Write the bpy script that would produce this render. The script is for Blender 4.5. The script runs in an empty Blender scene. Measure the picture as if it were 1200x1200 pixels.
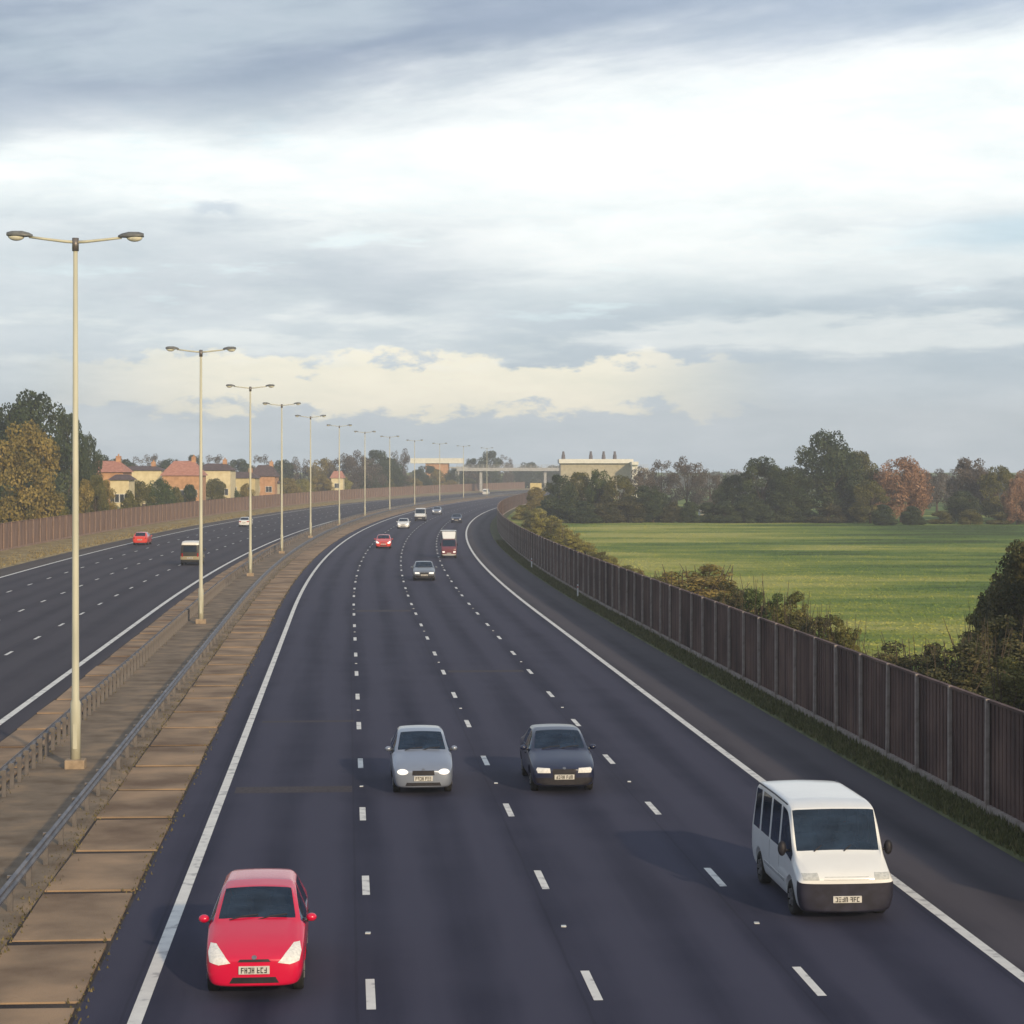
import bpy, bmesh, math, random
from mathutils import Vector, Matrix, Euler
from mathutils.bvhtree import BVHTree
R = math.radians
random.seed(7)
S = bpy.context.scene
COL = S.collection
HC, F = 8.54, 2470.0          # camera height (m), focal length in 1200-px units

# ------------------------------------------------------------------ helpers
def link(o, parent=None):
    COL.objects.link(o)
    if parent is not None: o.parent = parent
    return o
def tag(o, label=None, cat=None, group=None, kind=None):
    if label: o['label'] = label
    if cat: o['category'] = cat
    if group: o['group'] = group
    if kind: o['kind'] = kind
    return o
def empty(name, loc=(0,0,0), rz=0.0, scale=(1,1,1)):
    o = bpy.data.objects.new(name, None); o.empty_display_size = .3
    o.location = loc; o.rotation_euler = (0,0,rz); o.scale = scale
    return link(o)
def obj(name, bm, mat, parent=None, smooth=False):
    me = bpy.data.meshes.new(name); bm.to_mesh(me); bm.free()
    for m in (mat if isinstance(mat,(list,tuple)) else [mat]): me.materials.append(m)
    if smooth:
        for p in me.polygons: p.use_smooth = True
    return link(bpy.data.objects.new(name, me), parent)
def from_data(name, vs, fs, mat, parent=None, smooth=False, uvs=None):
    me = bpy.data.meshes.new(name); me.from_pydata(vs, [], fs); me.update()
    me.materials.append(mat)
    if uvs:
        ul = me.uv_layers.new(name='UVMap')
        for l in me.loops: ul.data[l.index].uv = uvs[l.vertex_index]
    if smooth:
        for p in me.polygons: p.use_smooth = True
    return link(bpy.data.objects.new(name, me), parent)
def bbox(bm, x0,x1,y0,y1,z0,z1, bevel=0):
    r = bmesh.ops.create_cube(bm, size=1)
    for v in r['verts']:
        v.co = Vector((x0+(v.co.x+.5)*(x1-x0), y0+(v.co.y+.5)*(y1-y0), z0+(v.co.z+.5)*(z1-z0)))
    if bevel:
        es = list({e for v in r['verts'] for e in v.link_edges})
        bmesh.ops.bevel(bm, geom=es, offset=bevel, segments=2, affect='EDGES', profile=.5)
def tube(bm, pts, rads, seg=12, cap=True):
    rings = []
    n = len(pts)
    for i,p in enumerate(pts):
        p = Vector(p)
        d = (Vector(pts[min(i+1,n-1)])-Vector(pts[max(i-1,0)])).normalized()
        up = Vector((0,0,1)) if abs(d.z)<.9 else Vector((0,1,0))
        a = d.cross(up).normalized(); b = a.cross(d)
        rings.append([bm.verts.new(p+(a*math.cos(t)+b*math.sin(t))*rads[i]) for t in [2*math.pi*k/seg for k in range(seg)]])
    for i in range(n-1):
        for k in range(seg):
            bm.faces.new((rings[i][k],rings[i][(k+1)%seg],rings[i+1][(k+1)%seg],rings[i+1][k]))
    if cap:
        bm.faces.new(rings[0][::-1]); bm.faces.new(rings[-1])
def copy_tree(o, parent=None):
    c = o.copy(); link(c, parent)
    for ch in list(o.children): copy_tree(ch, c)
    return c
def set_mat(o, m):
    for s in o.material_slots:
        s.link = 'OBJECT'; s.material = m

# ------------------------------------------------------------------ materials
def newmat(name):
    m = bpy.data.materials.new(name); m.use_nodes = True
    nt = m.node_tree; return m, nt, nt.nodes['Principled BSDF']
def N(nt, t, **k):
    n = nt.nodes.new(t)
    for a,b in k.items(): setattr(n, a, b)
    return n
def noise_mat(name, c1, c2, scale=5, rough=.8, detail=6, bump=0, bscale=None, coord='Object', spec=.3, contrast=.0, metal=0, stretch=(1,1,1), third=None):
    m, nt, b = newmat(name)
    tc = N(nt,'ShaderNodeTexCoord'); mp = N(nt,'ShaderNodeMapping'); mp.inputs['Scale'].default_value = stretch
    nt.links.new(tc.outputs[coord], mp.inputs[0])
    nz = N(nt,'ShaderNodeTexNoise'); nz.inputs['Scale'].default_value = scale; nz.inputs['Detail'].default_value = detail
    nt.links.new(mp.outputs[0], nz.inputs['Vector'])
    cr = N(nt,'ShaderNodeValToRGB')
    cr.color_ramp.elements[0].position = .35+contrast; cr.color_ramp.elements[1].position = .65-contrast
    cr.color_ramp.elements[0].color = (*c1,1); cr.color_ramp.elements[1].color = (*c2,1)
    if third:
        e = cr.color_ramp.elements.new(.5); e.color = (*third,1)
    nt.links.new(nz.outputs['Fac'], cr.inputs[0]); nt.links.new(cr.outputs[0], b.inputs['Base Color'])
    b.inputs['Roughness'].default_value = rough; b.inputs['Specular IOR Level'].default_value = spec
    b.inputs['Metallic'].default_value = metal
    if bump:
        n2 = N(nt,'ShaderNodeTexNoise'); n2.inputs['Scale'].default_value = bscale or scale*6; n2.inputs['Detail'].default_value = 4
        nt.links.new(mp.outputs[0], n2.inputs['Vector'])
        bp = N(nt,'ShaderNodeBump'); bp.inputs['Strength'].default_value = bump; bp.inputs['Distance'].default_value=.03
        nt.links.new(n2.outputs['Fac'], bp.inputs['Height']); nt.links.new(bp.outputs[0], b.inputs['Normal'])
    return m
def paint(name, c, rough=.28, coat=.7, metal=0.0, dirt=.12):
    m, nt, b = newmat(name)
    tc = N(nt,'ShaderNodeTexCoord'); nz = N(nt,'ShaderNodeTexNoise'); nz.inputs['Scale'].default_value = 3.5; nz.inputs['Detail'].default_value=5
    nt.links.new(tc.outputs['Object'], nz.inputs['Vector'])
    mx = N(nt,'ShaderNodeMix', data_type='RGBA')
    mx.inputs['A'].default_value = (*c,1); mx.inputs['B'].default_value = (c[0]*.75+.03, c[1]*.75+.028, c[2]*.75+.022,1)
    mu = N(nt,'ShaderNodeMath', operation='MULTIPLY'); mu.inputs[1].default_value = dirt*4
    nt.links.new(nz.outputs['Fac'], mu.inputs[0]); nt.links.new(mu.outputs[0], mx.inputs['Factor'])
    ge=N(nt,'ShaderNodeNewGeometry'); m3=N(nt,'ShaderNodeMix',data_type='RGBA'); m3.inputs['B'].default_value=(.05,.05,.055,1)
    nt.links.new(ge.outputs['Backfacing'],m3.inputs['Factor']); nt.links.new(mx.outputs['Result'],m3.inputs['A'])
    nt.links.new(m3.outputs['Result'], b.inputs['Base Color'])
    b.inputs['Roughness'].default_value = rough; b.inputs['Coat Weight'].default_value = coat
    b.inputs['Coat Roughness'].default_value = .08; b.inputs['Metallic'].default_value = metal
    return m
def leaf_mat(name, c1, c2, c3):
    m, nt, b = newmat(name)
    g = N(nt,'ShaderNodeNewGeometry'); cr = N(nt,'ShaderNodeValToRGB')
    tc = N(nt,'ShaderNodeTexCoord'); nz = N(nt,'ShaderNodeTexNoise'); nz.inputs['Scale'].default_value = 4.5; nz.inputs['Detail'].default_value=2
    nt.links.new(tc.outputs['Object'], nz.inputs['Vector'])
    ad = N(nt,'ShaderNodeMath', operation='MULTIPLY_ADD'); ad.inputs[1].default_value=.5
    mu = N(nt,'ShaderNodeMath', operation='MULTIPLY_ADD'); mu.inputs[1].default_value=1.6; mu.inputs[2].default_value=-.55
    nt.links.new(nz.outputs['Fac'], mu.inputs[0])
    nt.links.new(g.outputs['Random Per Island'], ad.inputs[0]); nt.links.new(mu.outputs[0], ad.inputs[2])
    el = cr.color_ramp.elements
    el[0].position=.1; el[0].color=(*c1,1); el[1].position=.95; el[1].color=(*c3,1)
    e = el.new(.5); e.color=(*c2,1)
    nt.links.new(ad.outputs[0], cr.inputs[0]); nt.links.new(cr.outputs[0], b.inputs['Base Color'])
    b.inputs['Roughness'].default_value=.7; b.inputs['Specular IOR Level'].default_value=.15
    tr = N(nt,'ShaderNodeBsdfTranslucent'); nt.links.new(cr.outputs[0], tr.inputs['Color'])
    mx = N(nt,'ShaderNodeMixShader'); mx.inputs[0].default_value=.22
    nt.links.new(b.outputs[0], mx.inputs[1]); nt.links.new(tr.outputs[0], mx.inputs[2])
    nt.links.new(mx.outputs[0], nt.nodes['Material Output'].inputs['Surface'])
    return m

M = {}
M['glass'] = noise_mat('vehicle_glass',(.006,.026,.075),(.014,.045,.11),2,.06,2,spec=.5)
def window_glass():
    m,nt,b=newmat('vehicle_window_glass'); nt.nodes.remove(b); L=nt.links.new
    t=N(nt,'ShaderNodeBsdfTransparent'); t.inputs[0].default_value=(.30,.40,.50,1)
    g=N(nt,'ShaderNodeBsdfGlossy'); g.inputs['Roughness'].default_value=.04; g.inputs['Color'].default_value=(.75,.85,1,1)
    f=N(nt,'ShaderNodeFresnel'); f.inputs[0].default_value=1.45
    nz=N(nt,'ShaderNodeTexNoise'); nz.inputs['Scale'].default_value=3
    d=N(nt,'ShaderNodeBsdfDiffuse'); d.inputs[0].default_value=(.05,.09,.16,1)
    m1=N(nt,'ShaderNodeMixShader'); mu=N(nt,'ShaderNodeMath',operation='MULTIPLY'); mu.inputs[1].default_value=.5; L(nz.outputs['Fac'],mu.inputs[0]); L(mu.outputs[0],m1.inputs[0]); L(t.outputs[0],m1.inputs[1]); L(d.outputs[0],m1.inputs[2])
    m2=N(nt,'ShaderNodeMixShader'); L(f.outputs[0],m2.inputs[0]); L(m1.outputs[0],m2.inputs[1]); L(g.outputs[0],m2.inputs[2])
    L(m2.outputs[0],nt.nodes['Material Output'].inputs['Surface']); return m
M['glass'] = window_glass()
M['trim'] = noise_mat('cabin_trim',(.02,.02,.024),(.04,.04,.045),6,.8)
M['seat'] = noise_mat('seat_fabric',(.035,.04,.055),(.07,.075,.09),10,.9)
M['black'] = noise_mat('black_plastic',(.012,.012,.016),(.022,.02,.026),8,.55)
M['navy_plastic'] = noise_mat('dark_bumper_plastic',(.012,.012,.022),(.022,.022,.04),6,.5)
M['tyre'] = noise_mat('tyre_rubber',(.01,.01,.01),(.02,.02,.02),10,.8)
M['rim'] = noise_mat('wheel_metal',(.25,.25,.26),(.35,.35,.36),8,.35,metal=.8)
M['plate'] = noise_mat('number_plate',(.5,.5,.48),(.6,.6,.57),20,.4)
M['plate_ink'] = noise_mat('plate_ink',(.03,.03,.03),(.05,.05,.05),20,.5)
M['lens'] = noise_mat('lamp_lens',(.62,.63,.62),(.8,.8,.78),20,.12,spec=.7)
M['lens_grey'] = noise_mat('lamp_lens_grey',(.4,.42,.42),(.55,.57,.56),20,.15,spec=.7)
M['tail'] = noise_mat('tail_lens',(.3,.01,.01),(.4,.02,.02),20,.2)
def lit(name, c, s):
    m, nt, b = newmat(name); b.inputs['Base Color'].default_value=(.8,.8,.8,1)
    b.inputs['Emission Color'].default_value=(*c,1); b.inputs['Emission Strength'].default_value=s
    b.inputs['Roughness'].default_value=.15; return m
M['headlit'] = lit('lit_headlamp',(1,.98,.9),.45)
M['red'] = paint('red_paint',(.60,.002,.045),.25,.6,0,.04); M['silver']=paint('silver_paint',(.27,.31,.39),.3,.6,.45)
M['navy'] = paint('dark_blue_paint',(.008,.013,.045),.3,.45,0,.05); M['white']=paint('white_paint',(.78,.80,.80),.3,.5)
M['grey']=paint('grey_paint',(.12,.14,.17)); M['beige']=paint('beige_paint',(.38,.34,.25)); M['orange_red']=paint('bright_red_paint',(.7,.05,.03)); M['maroon']=paint('maroon_paint',(.16,.03,.045))
M['galv'] = noise_mat('galvanised_steel',(.13,.12,.12),(.22,.20,.19),3,.45,metal=.55)
M['galv_rail'] = noise_mat('weathered_rail_steel',(.10,.11,.14),(.20,.20,.22),1.5,.5,metal=.5,third=(.14,.145,.17))
M['polepaint'] = noise_mat('pale_pole_paint',(.42,.42,.33),(.56,.55,.43),2,.5,stretch=(1,1,.2))
M['plinth'] = noise_mat('plinth_concrete',(.26,.2,.14),(.36,.28,.2),6,.9,bump=.3)
M['lamphead'] = noise_mat('lamp_head_grey',(.10,.11,.12),(.16,.17,.17),6,.4)
M['lampglass'] = noise_mat('lamp_bowl',(.6,.6,.5),(.75,.73,.58),6,.15,spec=.6)
M['bark'] = noise_mat('bark',(.05,.04,.03),(.11,.085,.06),9,.9,bump=.4,stretch=(3,3,.6))
M['dark'] = leaf_mat('dark_green_leaves',(.022,.04,.022),(.05,.075,.035),(.11,.13,.055))
M['green'] = leaf_mat('green_leaves',(.035,.06,.02),(.075,.11,.035),(.14,.17,.05))
M['olive'] = leaf_mat('olive_leaves',(.05,.06,.02),(.13,.13,.04),(.22,.2,.07))
M['brown'] = leaf_mat('autumn_brown_green_leaves',(.11,.095,.028),(.25,.20,.06),(.40,.30,.10))
M['rust'] = leaf_mat('rust_leaves',(.17,.10,.06),(.34,.20,.125),(.46,.29,.19))
M['greyb'] = leaf_mat('grey_brown_leaves',(.06,.052,.045),(.13,.11,.09),(.2,.17,.14))
M['gold'] = leaf_mat('golden_leaves',(.13,.12,.03),(.28,.26,.065),(.42,.37,.12))
M['scrub'] = leaf_mat('dark_scrub_leaves',(.03,.038,.018),(.07,.075,.034),(.15,.13,.06))

# ------------------------------------------------------------------ road alignment
def LX(Y):
    if Y < 125: return -5.9-.078*(Y-33.5)
    a = -5.9-.078*91.5
    t = min(Y,1000)-125
    x = a-.078*t+.000185*t*t
    if Y > 1000: x += (Y-1000)*(-.078+.00037*875)
    return x
def LD(Y):
    if Y < 125: return -.078
    return -.078+.00037*(min(Y,1000)-125)
def P(Y, off, z=0.0):
    d = LD(Y); n = math.hypot(1,d)
    return Vector((LX(Y)+off/n, Y-off*d/n, z))
def HD(Y): return -math.atan(LD(Y))     # heading as a z-rotation
def PX(x, Y, z=0.0): return Vector(((x-600)*Y/F, Y, z))
def ZT(y, Y): return HC-(y-550)*Y/F
# arc length table
YS=[-40.0]; 
while YS[-1] < 1100: YS.append(YS[-1]+(3 if YS[-1]<300 else 8))
ARC=[0.0]
for i in range(1,len(YS)): ARC.append(ARC[-1]+(P(YS[i],0)-P(YS[i-1],0)).length)
def arc_to_Y(s):
    lo,hi=0,len(ARC)-1
    while hi-lo>1:
        m=(lo+hi)//2
        if ARC[m]<=s: lo=m
        else: hi=m
    t=(s-ARC[lo])/(ARC[hi]-ARC[lo]); return YS[lo]+t*(YS[hi]-YS[lo])
def strip(name, offs, zs, mat, y0=-40, y1=1050, parent=None, smooth=False):
    ys=[y for y in YS if y0<=y<=y1]; vs=[];uv=[];fs=[];k=len(offs)
    for y in ys:
        a = ARC[YS.index(y)]
        for o,z in zip(offs,zs): vs.append(P(y,o,z)); uv.append((o,a))
    for i in range(len(ys)-1):
        for j in range(k-1):
            fs.append((i*k+j,i*k+j+1,(i+1)*k+j+1,(i+1)*k+j))
    return from_data(name, vs, fs, mat, parent, smooth, uv)

# asphalt: UV.x is metres across, UV.y metres along
def asphalt(name, c1, c2, x0, lw, shoulder_from):
    m, nt, b = newmat(name); L=nt.links.new
    tc=N(nt,'ShaderNodeTexCoord'); sp=N(nt,'ShaderNodeSeparateXYZ'); L(tc.outputs['UV'],sp.inputs[0])
    nz=N(nt,'ShaderNodeTexNoise'); nz.inputs['Scale'].default_value=1.0; nz.inputs['Detail'].default_value=8
    mp=N(nt,'ShaderNodeMapping'); mp.inputs['Scale'].default_value=(1.3,.05,1); L(tc.outputs['UV'],mp.inputs[0]); L(mp.outputs[0],nz.inputs['Vector'])
    fine=N(nt,'ShaderNodeTexNoise'); fine.inputs['Scale'].default_value=55; fine.inputs['Detail'].default_value=3; L(tc.outputs['UV'],fine.inputs['Vector'])
    blot=N(nt,'ShaderNodeTexNoise'); blot.inputs['Scale'].default_value=.35; blot.inputs['Detail'].default_value=5; L(tc.outputs['UV'],blot.inputs['Vector'])
    # wheel tracks: two per lane
    a=N(nt,'ShaderNodeMath',operation='SUBTRACT'); a.inputs[1].default_value=x0; L(sp.outputs[0],a.inputs[0])
    d=N(nt,'ShaderNodeMath',operation='MULTIPLY'); d.inputs[1].default_value=4*math.pi/lw; L(a.outputs[0],d.inputs[0])
    c=N(nt,'ShaderNodeMath',operation='COSINE'); L(d.outputs[0],c.inputs[0])
    t=N(nt,'ShaderNodeMath',operation='MULTIPLY_ADD'); t.inputs[1].default_value=-.26; t.inputs[2].default_value=.08; L(c.outputs[0],t.inputs[0])
    s1=N(nt,'ShaderNodeMath',operation='ADD'); L(nz.outputs['Fac'],s1.inputs[0]); L(t.outputs[0],s1.inputs[1])
    s2=N(nt,'ShaderNodeMath',operation='MULTIPLY_ADD'); s2.inputs[1].default_value=.8; L(fine.outputs['Fac'],s2.inputs[0]); L(s1.outputs[0],s2.inputs[2])
    s3=N(nt,'ShaderNodeMath',operation='MULTIPLY_ADD'); s3.inputs[1].default_value=.6; L(blot.outputs['Fac'],s3.inputs[0]); L(s2.outputs[0],s3.inputs[2])
    cr=N(nt,'ShaderNodeValToRGB'); cr.color_ramp.elements[0].position=.75; cr.color_ramp.elements[1].position=1.45
    mr=N(nt,'ShaderNodeMath',operation='MULTIPLY'); mr.inputs[1].default_value=.62; L(s3.outputs[0],mr.inputs[0])
    cr.color_ramp.elements[0].position=.45; cr.color_ramp.elements[1].position=.9
    cr.color_ramp.elements[0].color=(*c1,1); cr.color_ramp.elements[1].color=(*c2,1); L(mr.outputs[0],cr.inputs[0])
    # hard shoulder is an older, greyer surface
    g=N(nt,'ShaderNodeMath',operation='GREATER_THAN' if shoulder_from>0 else 'LESS_THAN'); g.inputs[1].default_value=shoulder_from; L(sp.outputs[0],g.inputs[0])
    mx=N(nt,'ShaderNodeMix',data_type='RGBA'); L(g.outputs[0],mx.inputs['Factor']); L(cr.outputs[0],mx.inputs['A'])
    cr2=N(nt,'ShaderNodeValToRGB'); L(mr.outputs[0],cr2.inputs[0])
    cr2.color_ramp.elements[0].position=.45; cr2.color_ramp.elements[1].position=.9
    cr2.color_ramp.elements[0].color=(c1[0]*1.15+.016,c1[1]*1.1+.013,c1[2]+.006,1); cr2.color_ramp.elements[1].color=(c2[0]*1.2+.02,c2[1]*1.15+.015,c2[2]+.006,1)
    L(cr2.outputs[0],mx.inputs['B'])
    # dark construction seams beside each lane line
    fr=N(nt,'ShaderNodeMath',operation='DIVIDE'); fr.inputs[1].default_value=lw; a2=N(nt,'ShaderNodeMath',operation='ADD'); a2.inputs[1].default_value=.22+lw*20; L(a.outputs[0],a2.inputs[0])
    wv=N(nt,'ShaderNodeTexNoise'); wv.inputs['Scale'].default_value=.6; L(tc.outputs['UV'],wv.inputs['Vector'])
    a3=N(nt,'ShaderNodeMath',operation='MULTIPLY_ADD'); a3.inputs[1].default_value=.06; L(wv.outputs['Fac'],a3.inputs[0]); L(a2.outputs[0],a3.inputs[2])
    L(a3.outputs[0],fr.inputs[0]); fc=N(nt,'ShaderNodeMath',operation='FRACT'); L(fr.outputs[0],fc.inputs[0])
    lt_=N(nt,'ShaderNodeMath',operation='LESS_THAN'); lt_.inputs[1].default_value=.05/lw; L(fc.outputs[0],lt_.inputs[0])
    sm=N(nt,'ShaderNodeMix',data_type='RGBA'); sm.blend_type='MULTIPLY'; sm.inputs['B'].default_value=(.75,.75,.77,1)
    l2=N(nt,'ShaderNodeMath',operation='MULTIPLY'); l2.inputs[1].default_value=.8; L(lt_.outputs[0],l2.inputs[0]); L(l2.outputs[0],sm.inputs['Factor']); L(mx.outputs['Result'],sm.inputs['A'])
    L(sm.outputs['Result'],b.inputs['Base Color'])
    b.inputs['Roughness'].default_value=.85; b.inputs['Specular IOR Level'].default_value=.15
    bp=N(nt,'ShaderNodeBump'); bp.inputs['Strength'].default_value=.25; bp.inputs['Distance'].default_value=.01; L(fine.outputs['Fac'],bp.inputs['Height']); L(bp.outputs[0],b.inputs['Normal'])
    return m
LW=3.65
A1=asphalt('asphalt_near',(.012,.014,.034),(.046,.047,.078),0,LW,14.7)
A2=asphalt('asphalt_far',(.030,.029,.042),(.056,.053,.068),-8.4,4.0,-24.5)
o=strip('road_near_carriageway',[-.95,0,3.65,7.3,10.95,14.6,17.9],[0]*7,A1); tag(o,kind='structure')
o=strip('road_far_carriageway',[-27,-24.4,-20.4,-16.4,-12.4,-8.4,-7.6],[0]*7,A2); tag(o,kind='structure')

# central reservation: earth / old concrete between the carriageways
m=noise_mat('reservation_gravel',(.13,.095,.065),(.27,.20,.135),.8,.95,8,bump=.5,bscale=25,coord='UV',third=(.19,.15,.11))
o=strip('central_reservation_ground',[-5.9,-5.6,-3.0,-2.85],[.01,.05,.05,0.01],m); tag(o,kind='structure')
md=noise_mat('reservation_edge_asphalt',(.025,.022,.024),(.06,.05,.045),.9,.95,8,bump=.5,bscale=25,coord='UV')
o=strip('reservation_edge_strip',[-2.85,-.95],[0.01,0],md); tag(o,kind='structure')
o=strip('reservation_edge_strip',[-7.6,-5.9],[0,.01],md); tag(o,kind='structure')
m=noise_mat('concrete_slabs',(.15,.10,.065),(.36,.25,.16),.45,.9,8,bump=.4,bscale=30,coord='UV',third=(.25,.18,.12))
def slabs(name,o0,o1):
    bm=bmesh.new(); uvl=bm.loops.layers.uv.new('UVMap')
    s=ARC[0]+2.0
    while True:
        Ya=arc_to_Y(s); Yb=arc_to_Y(s+4.1)
        if Yb>640: break
        j=[random.uniform(-.04,.04) for _ in range(4)]; h=[.03+random.uniform(0,.02) for _ in range(4)]
        top=[P(Ya,o0+j[0],h[0]),P(Ya,o1+j[1],h[1]),P(Yb,o1+j[2],h[2]),P(Yb,o0+j[3],h[3])]
        tv=[bm.verts.new(p) for p in top]; bv=[bm.verts.new((p.x,p.y,-.02)) for p in top]
        r=random.random()*40
        for f in [(tv[0],tv[1],tv[2],tv[3])]+[(bv[k],bv[(k+1)%4],tv[(k+1)%4],tv[k]) for k in range(4)]:
            fc=bm.faces.new(f)
            for l in fc.loops: l[uvl].uv=(l.vert.co.x+r,l.vert.co.y+r*3)
        s+=4.5
    o=obj(name,bm,m); tag(o,kind='structure')
slabs('concrete_slab_strip',-2.8,-1.0); slabs('concrete_slab_strip',-7.5,-6.0)

# repaired strips in the surface
pm=noise_mat('patched_asphalt',(.036,.031,.040),(.062,.054,.062),9,.9,6,coord='UV')
for y_,o0,o1,ln in ((55.5,.3,3.4,1.1),(88,7.5,10.7,.9),(71,.4,3.5,.5),(126,3.8,7.1,1.6)):
    vs=[P(y_,o0,.003),P(y_,o1,.003),P(y_+ln,o1,.003),P(y_+ln,o0,.003)]
    o=from_data('road_patch',vs,[(0,1,2,3)],pm,uvs=[(0,0),(3,0),(3,1),(0,1)]); tag(o,kind='structure')
# painted lines
mw=noise_mat('road_paint',(.40,.40,.40),(.72,.72,.69),2.6,.6,10,coord='UV',third=(.64,.64,.62))
mw.node_tree.nodes['Color Ramp'].color_ramp.elements[1].position=.44
def line(off,w): 
    ys=[y for y in YS if y<=1050]; vs=[];uv=[];fs=[]
    for i,y in enumerate(ys):
        vs+= [P(y,off-w/2,.006),P(y,off+w/2,.006)]; uv+=[(off,ARC[i]),(off+w,ARC[i])]
    fs=[(2*i,2*i+1,2*i+3,2*i+2) for i in range(len(ys)-1)]
    return vs,fs,uv
vs=[];fs=[];uv=[]
def add(v,f,u):
    b=len(vs); vs.extend(v); uv.extend(u); fs.extend([tuple(i+b for i in q) for q in f])
for off,w in ((0,.22),(14.6,.22),(-8.4,.25),(-24.4,.25)): add(*line(off,w))
Y0=21090/(1170-550)          # centre of the first dash seen
import bisect
def Y_to_arc(Y):
    i=min(max(bisect.bisect(YS,Y)-1,0),len(YS)-2); return ARC[i]+(Y-YS[i])/(YS[i+1]-YS[i])*(ARC[i+1]-ARC[i])
sA=Y_to_arc(Y0)
for off,ph in ((3.65,0),(7.3,.3),(10.95,.3),(-12.4,2),(-16.4,5),(-20.4,7)):
    k=-6
    while True:
        s=sA+ph+9*k; k+=1
        if s<2: continue
        if s>ARC[-1]-80: break
        Ya,Yb=arc_to_Y(s-1.0),arc_to_Y(s+1.0)
        add([P(Ya,off-.075,.006),P(Ya,off+.075,.006),P(Yb,off+.075,.006),P(Yb,off-.075,.006)],[(0,1,2,3)],[(0,s),(.15,s),(.15,s+2),(0,s+2)])
o=from_data('road_markings',vs,fs,mw,uvs=uv); tag(o,kind='structure')
# reflective studs between dashes
bm=bmesh.new()
for off,ph in ((3.65,4.5),(7.3,4.8),(10.95,4.8)):
    for k in range(-1,30):
        s=sA+ph+18*k; 
        if s<5: continue
        p=P(arc_to_Y(s),off); bbox(bm,p.x-.05,p.x+.05,p.y-.06,p.y+.06,-.01,.02,.008)
o=obj('road_studs',bm,M['lens_grey']); tag(o,kind='structure')

# ------------------------------------------------------------------ ground and field
def field_mat(name,blade=False):
    m, nt, b = newmat(name); L=nt.links.new
    tc=N(nt,'ShaderNodeTexCoord')
    def nz(scale,st,det=6,ro=.55):
        mp=N(nt,'ShaderNodeMapping'); mp.inputs['Scale'].default_value=st; L(tc.outputs['Object'],mp.inputs[0])
        n=N(nt,'ShaderNodeTexNoise'); n.inputs['Scale'].default_value=scale; n.inputs['Detail'].default_value=det; n.inputs['Roughness'].default_value=ro; L(mp.outputs[0],n.inputs['Vector']); return n.outputs['Fac']
    a=nz(.05,(.5,1,1),4); band=nz(.08,(.4,1,1),7,.65); c=nz(.55,(.6,1,1),9,.7)
    cr=N(nt,'ShaderNodeValToRGB'); e=cr.color_ramp.elements
    e[0].position=.36; e[0].color=(.055,.09,.028,1); e[1].position=.68; e[1].color=(.36,.36,.11,1)
    q=e.new(.46); q.color=(.11,.18,.042,1); q=e.new(.58); q.color=(.23,.27,.06,1)
    sp=N(nt,'ShaderNodeSeparateXYZ'); L(tc.outputs['Object'],sp.inputs[0])
    mr=N(nt,'ShaderNodeMapRange'); mr.inputs['From Min'].default_value=5; mr.inputs['From Max'].default_value=70; mr.inputs['To Min'].default_value=.085; mr.inputs['To Max'].default_value=-.045; L(sp.outputs[0],mr.inputs['Value'])
    def ma(x,k,y):
        n=N(nt,'ShaderNodeMath',operation='MULTIPLY_ADD'); n.inputs[1].default_value=k; L(x,n.inputs[0])
        if isinstance(y,float): n.inputs[2].default_value=y
        else: L(y,n.inputs[2])
        return n.outputs[0]
    v=ma(a,1.0,mr.outputs[0]); v=ma(band,.6,v); v=ma(c,.3,v); v=ma(v,1.0,-.45)
    if blade:
        g=N(nt,'ShaderNodeNewGeometry'); v=ma(g.outputs['Random Per Island'],.06,v); v=ma(v,1.0,-.03)
    L(v,cr.inputs[0])
    L(cr.outputs[0],b.inputs['Base Color']); b.inputs['Roughness'].default_value=.95; b.inputs['Specular IOR Level'].default_value=.1
    if not blade:
        bp=N(nt,'ShaderNodeBump'); bp.inputs['Strength'].default_value=.8; bp.inputs['Distance'].default_value=.35; L(c,bp.inputs['Height']); L(bp.outputs[0],b.inputs['Normal'])
    return m
FM=field_mat('grass_field')
bm=bmesh.new()
bmesh.ops.create_grid(bm,x_segments=10,y_segments=10,size=4000)
for v in bm.verts: v.co.z=-.12; v.co.y+=1500
o=obj('ground_grassland',bm,FM); tag(o,kind='structure')
vm=noise_mat('verge_earth_right',(.05,.06,.025),(.11,.12,.05),1.2,.95,6,bump=.5,coord='UV')
o=strip('verge_ground',[17.9,18.0,20.2],[.0,.06,.05],vm); tag(o,kind='structure')
vm2=noise_mat('verge_dry_grass',(.17,.13,.06),(.34,.27,.14),.5,.95,6,bump=.5,coord='UV')
o=strip('verge_ground',[-33.2,-28,-27],[.35,.2,.0],vm2); tag(o,kind='structure')

def blades(name,n,sampler,h,w,mat,label):
    vs=[];fs=[]
    for _ in range(n):
        p=sampler()
        if p is None: continue
        a=random.uniform(0,math.pi); hh=h*random.uniform(.4,1.2); ww=w*random.uniform(.6,1.3)
        dx,dy=math.cos(a)*ww/2,math.sin(a)*ww/2; lx,ly=random.uniform(-.4,.4)*hh,random.uniform(-.4,.4)*hh
        b=len(vs); vs+=[(p.x-dx,p.y-dy,p.z),(p.x+dx,p.y+dy,p.z),(p.x+lx,p.y+ly,p.z+hh)]; fs.append((b,b+1,b+2))
    o=from_data(name,vs,fs,mat); tag(o,label,'grass',kind='stuff')
def rv():
    Y=30+220*random.random()**1.6; return P(Y,random.uniform(17.95,18.95),.04)
blades('verge_grass',36000,rv,.20,.07,leaf_mat('verge_blades',(.05,.06,.02),(.10,.115,.04),(.20,.18,.085)),'short dark grass along the foot of the tall wooden fence')
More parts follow.
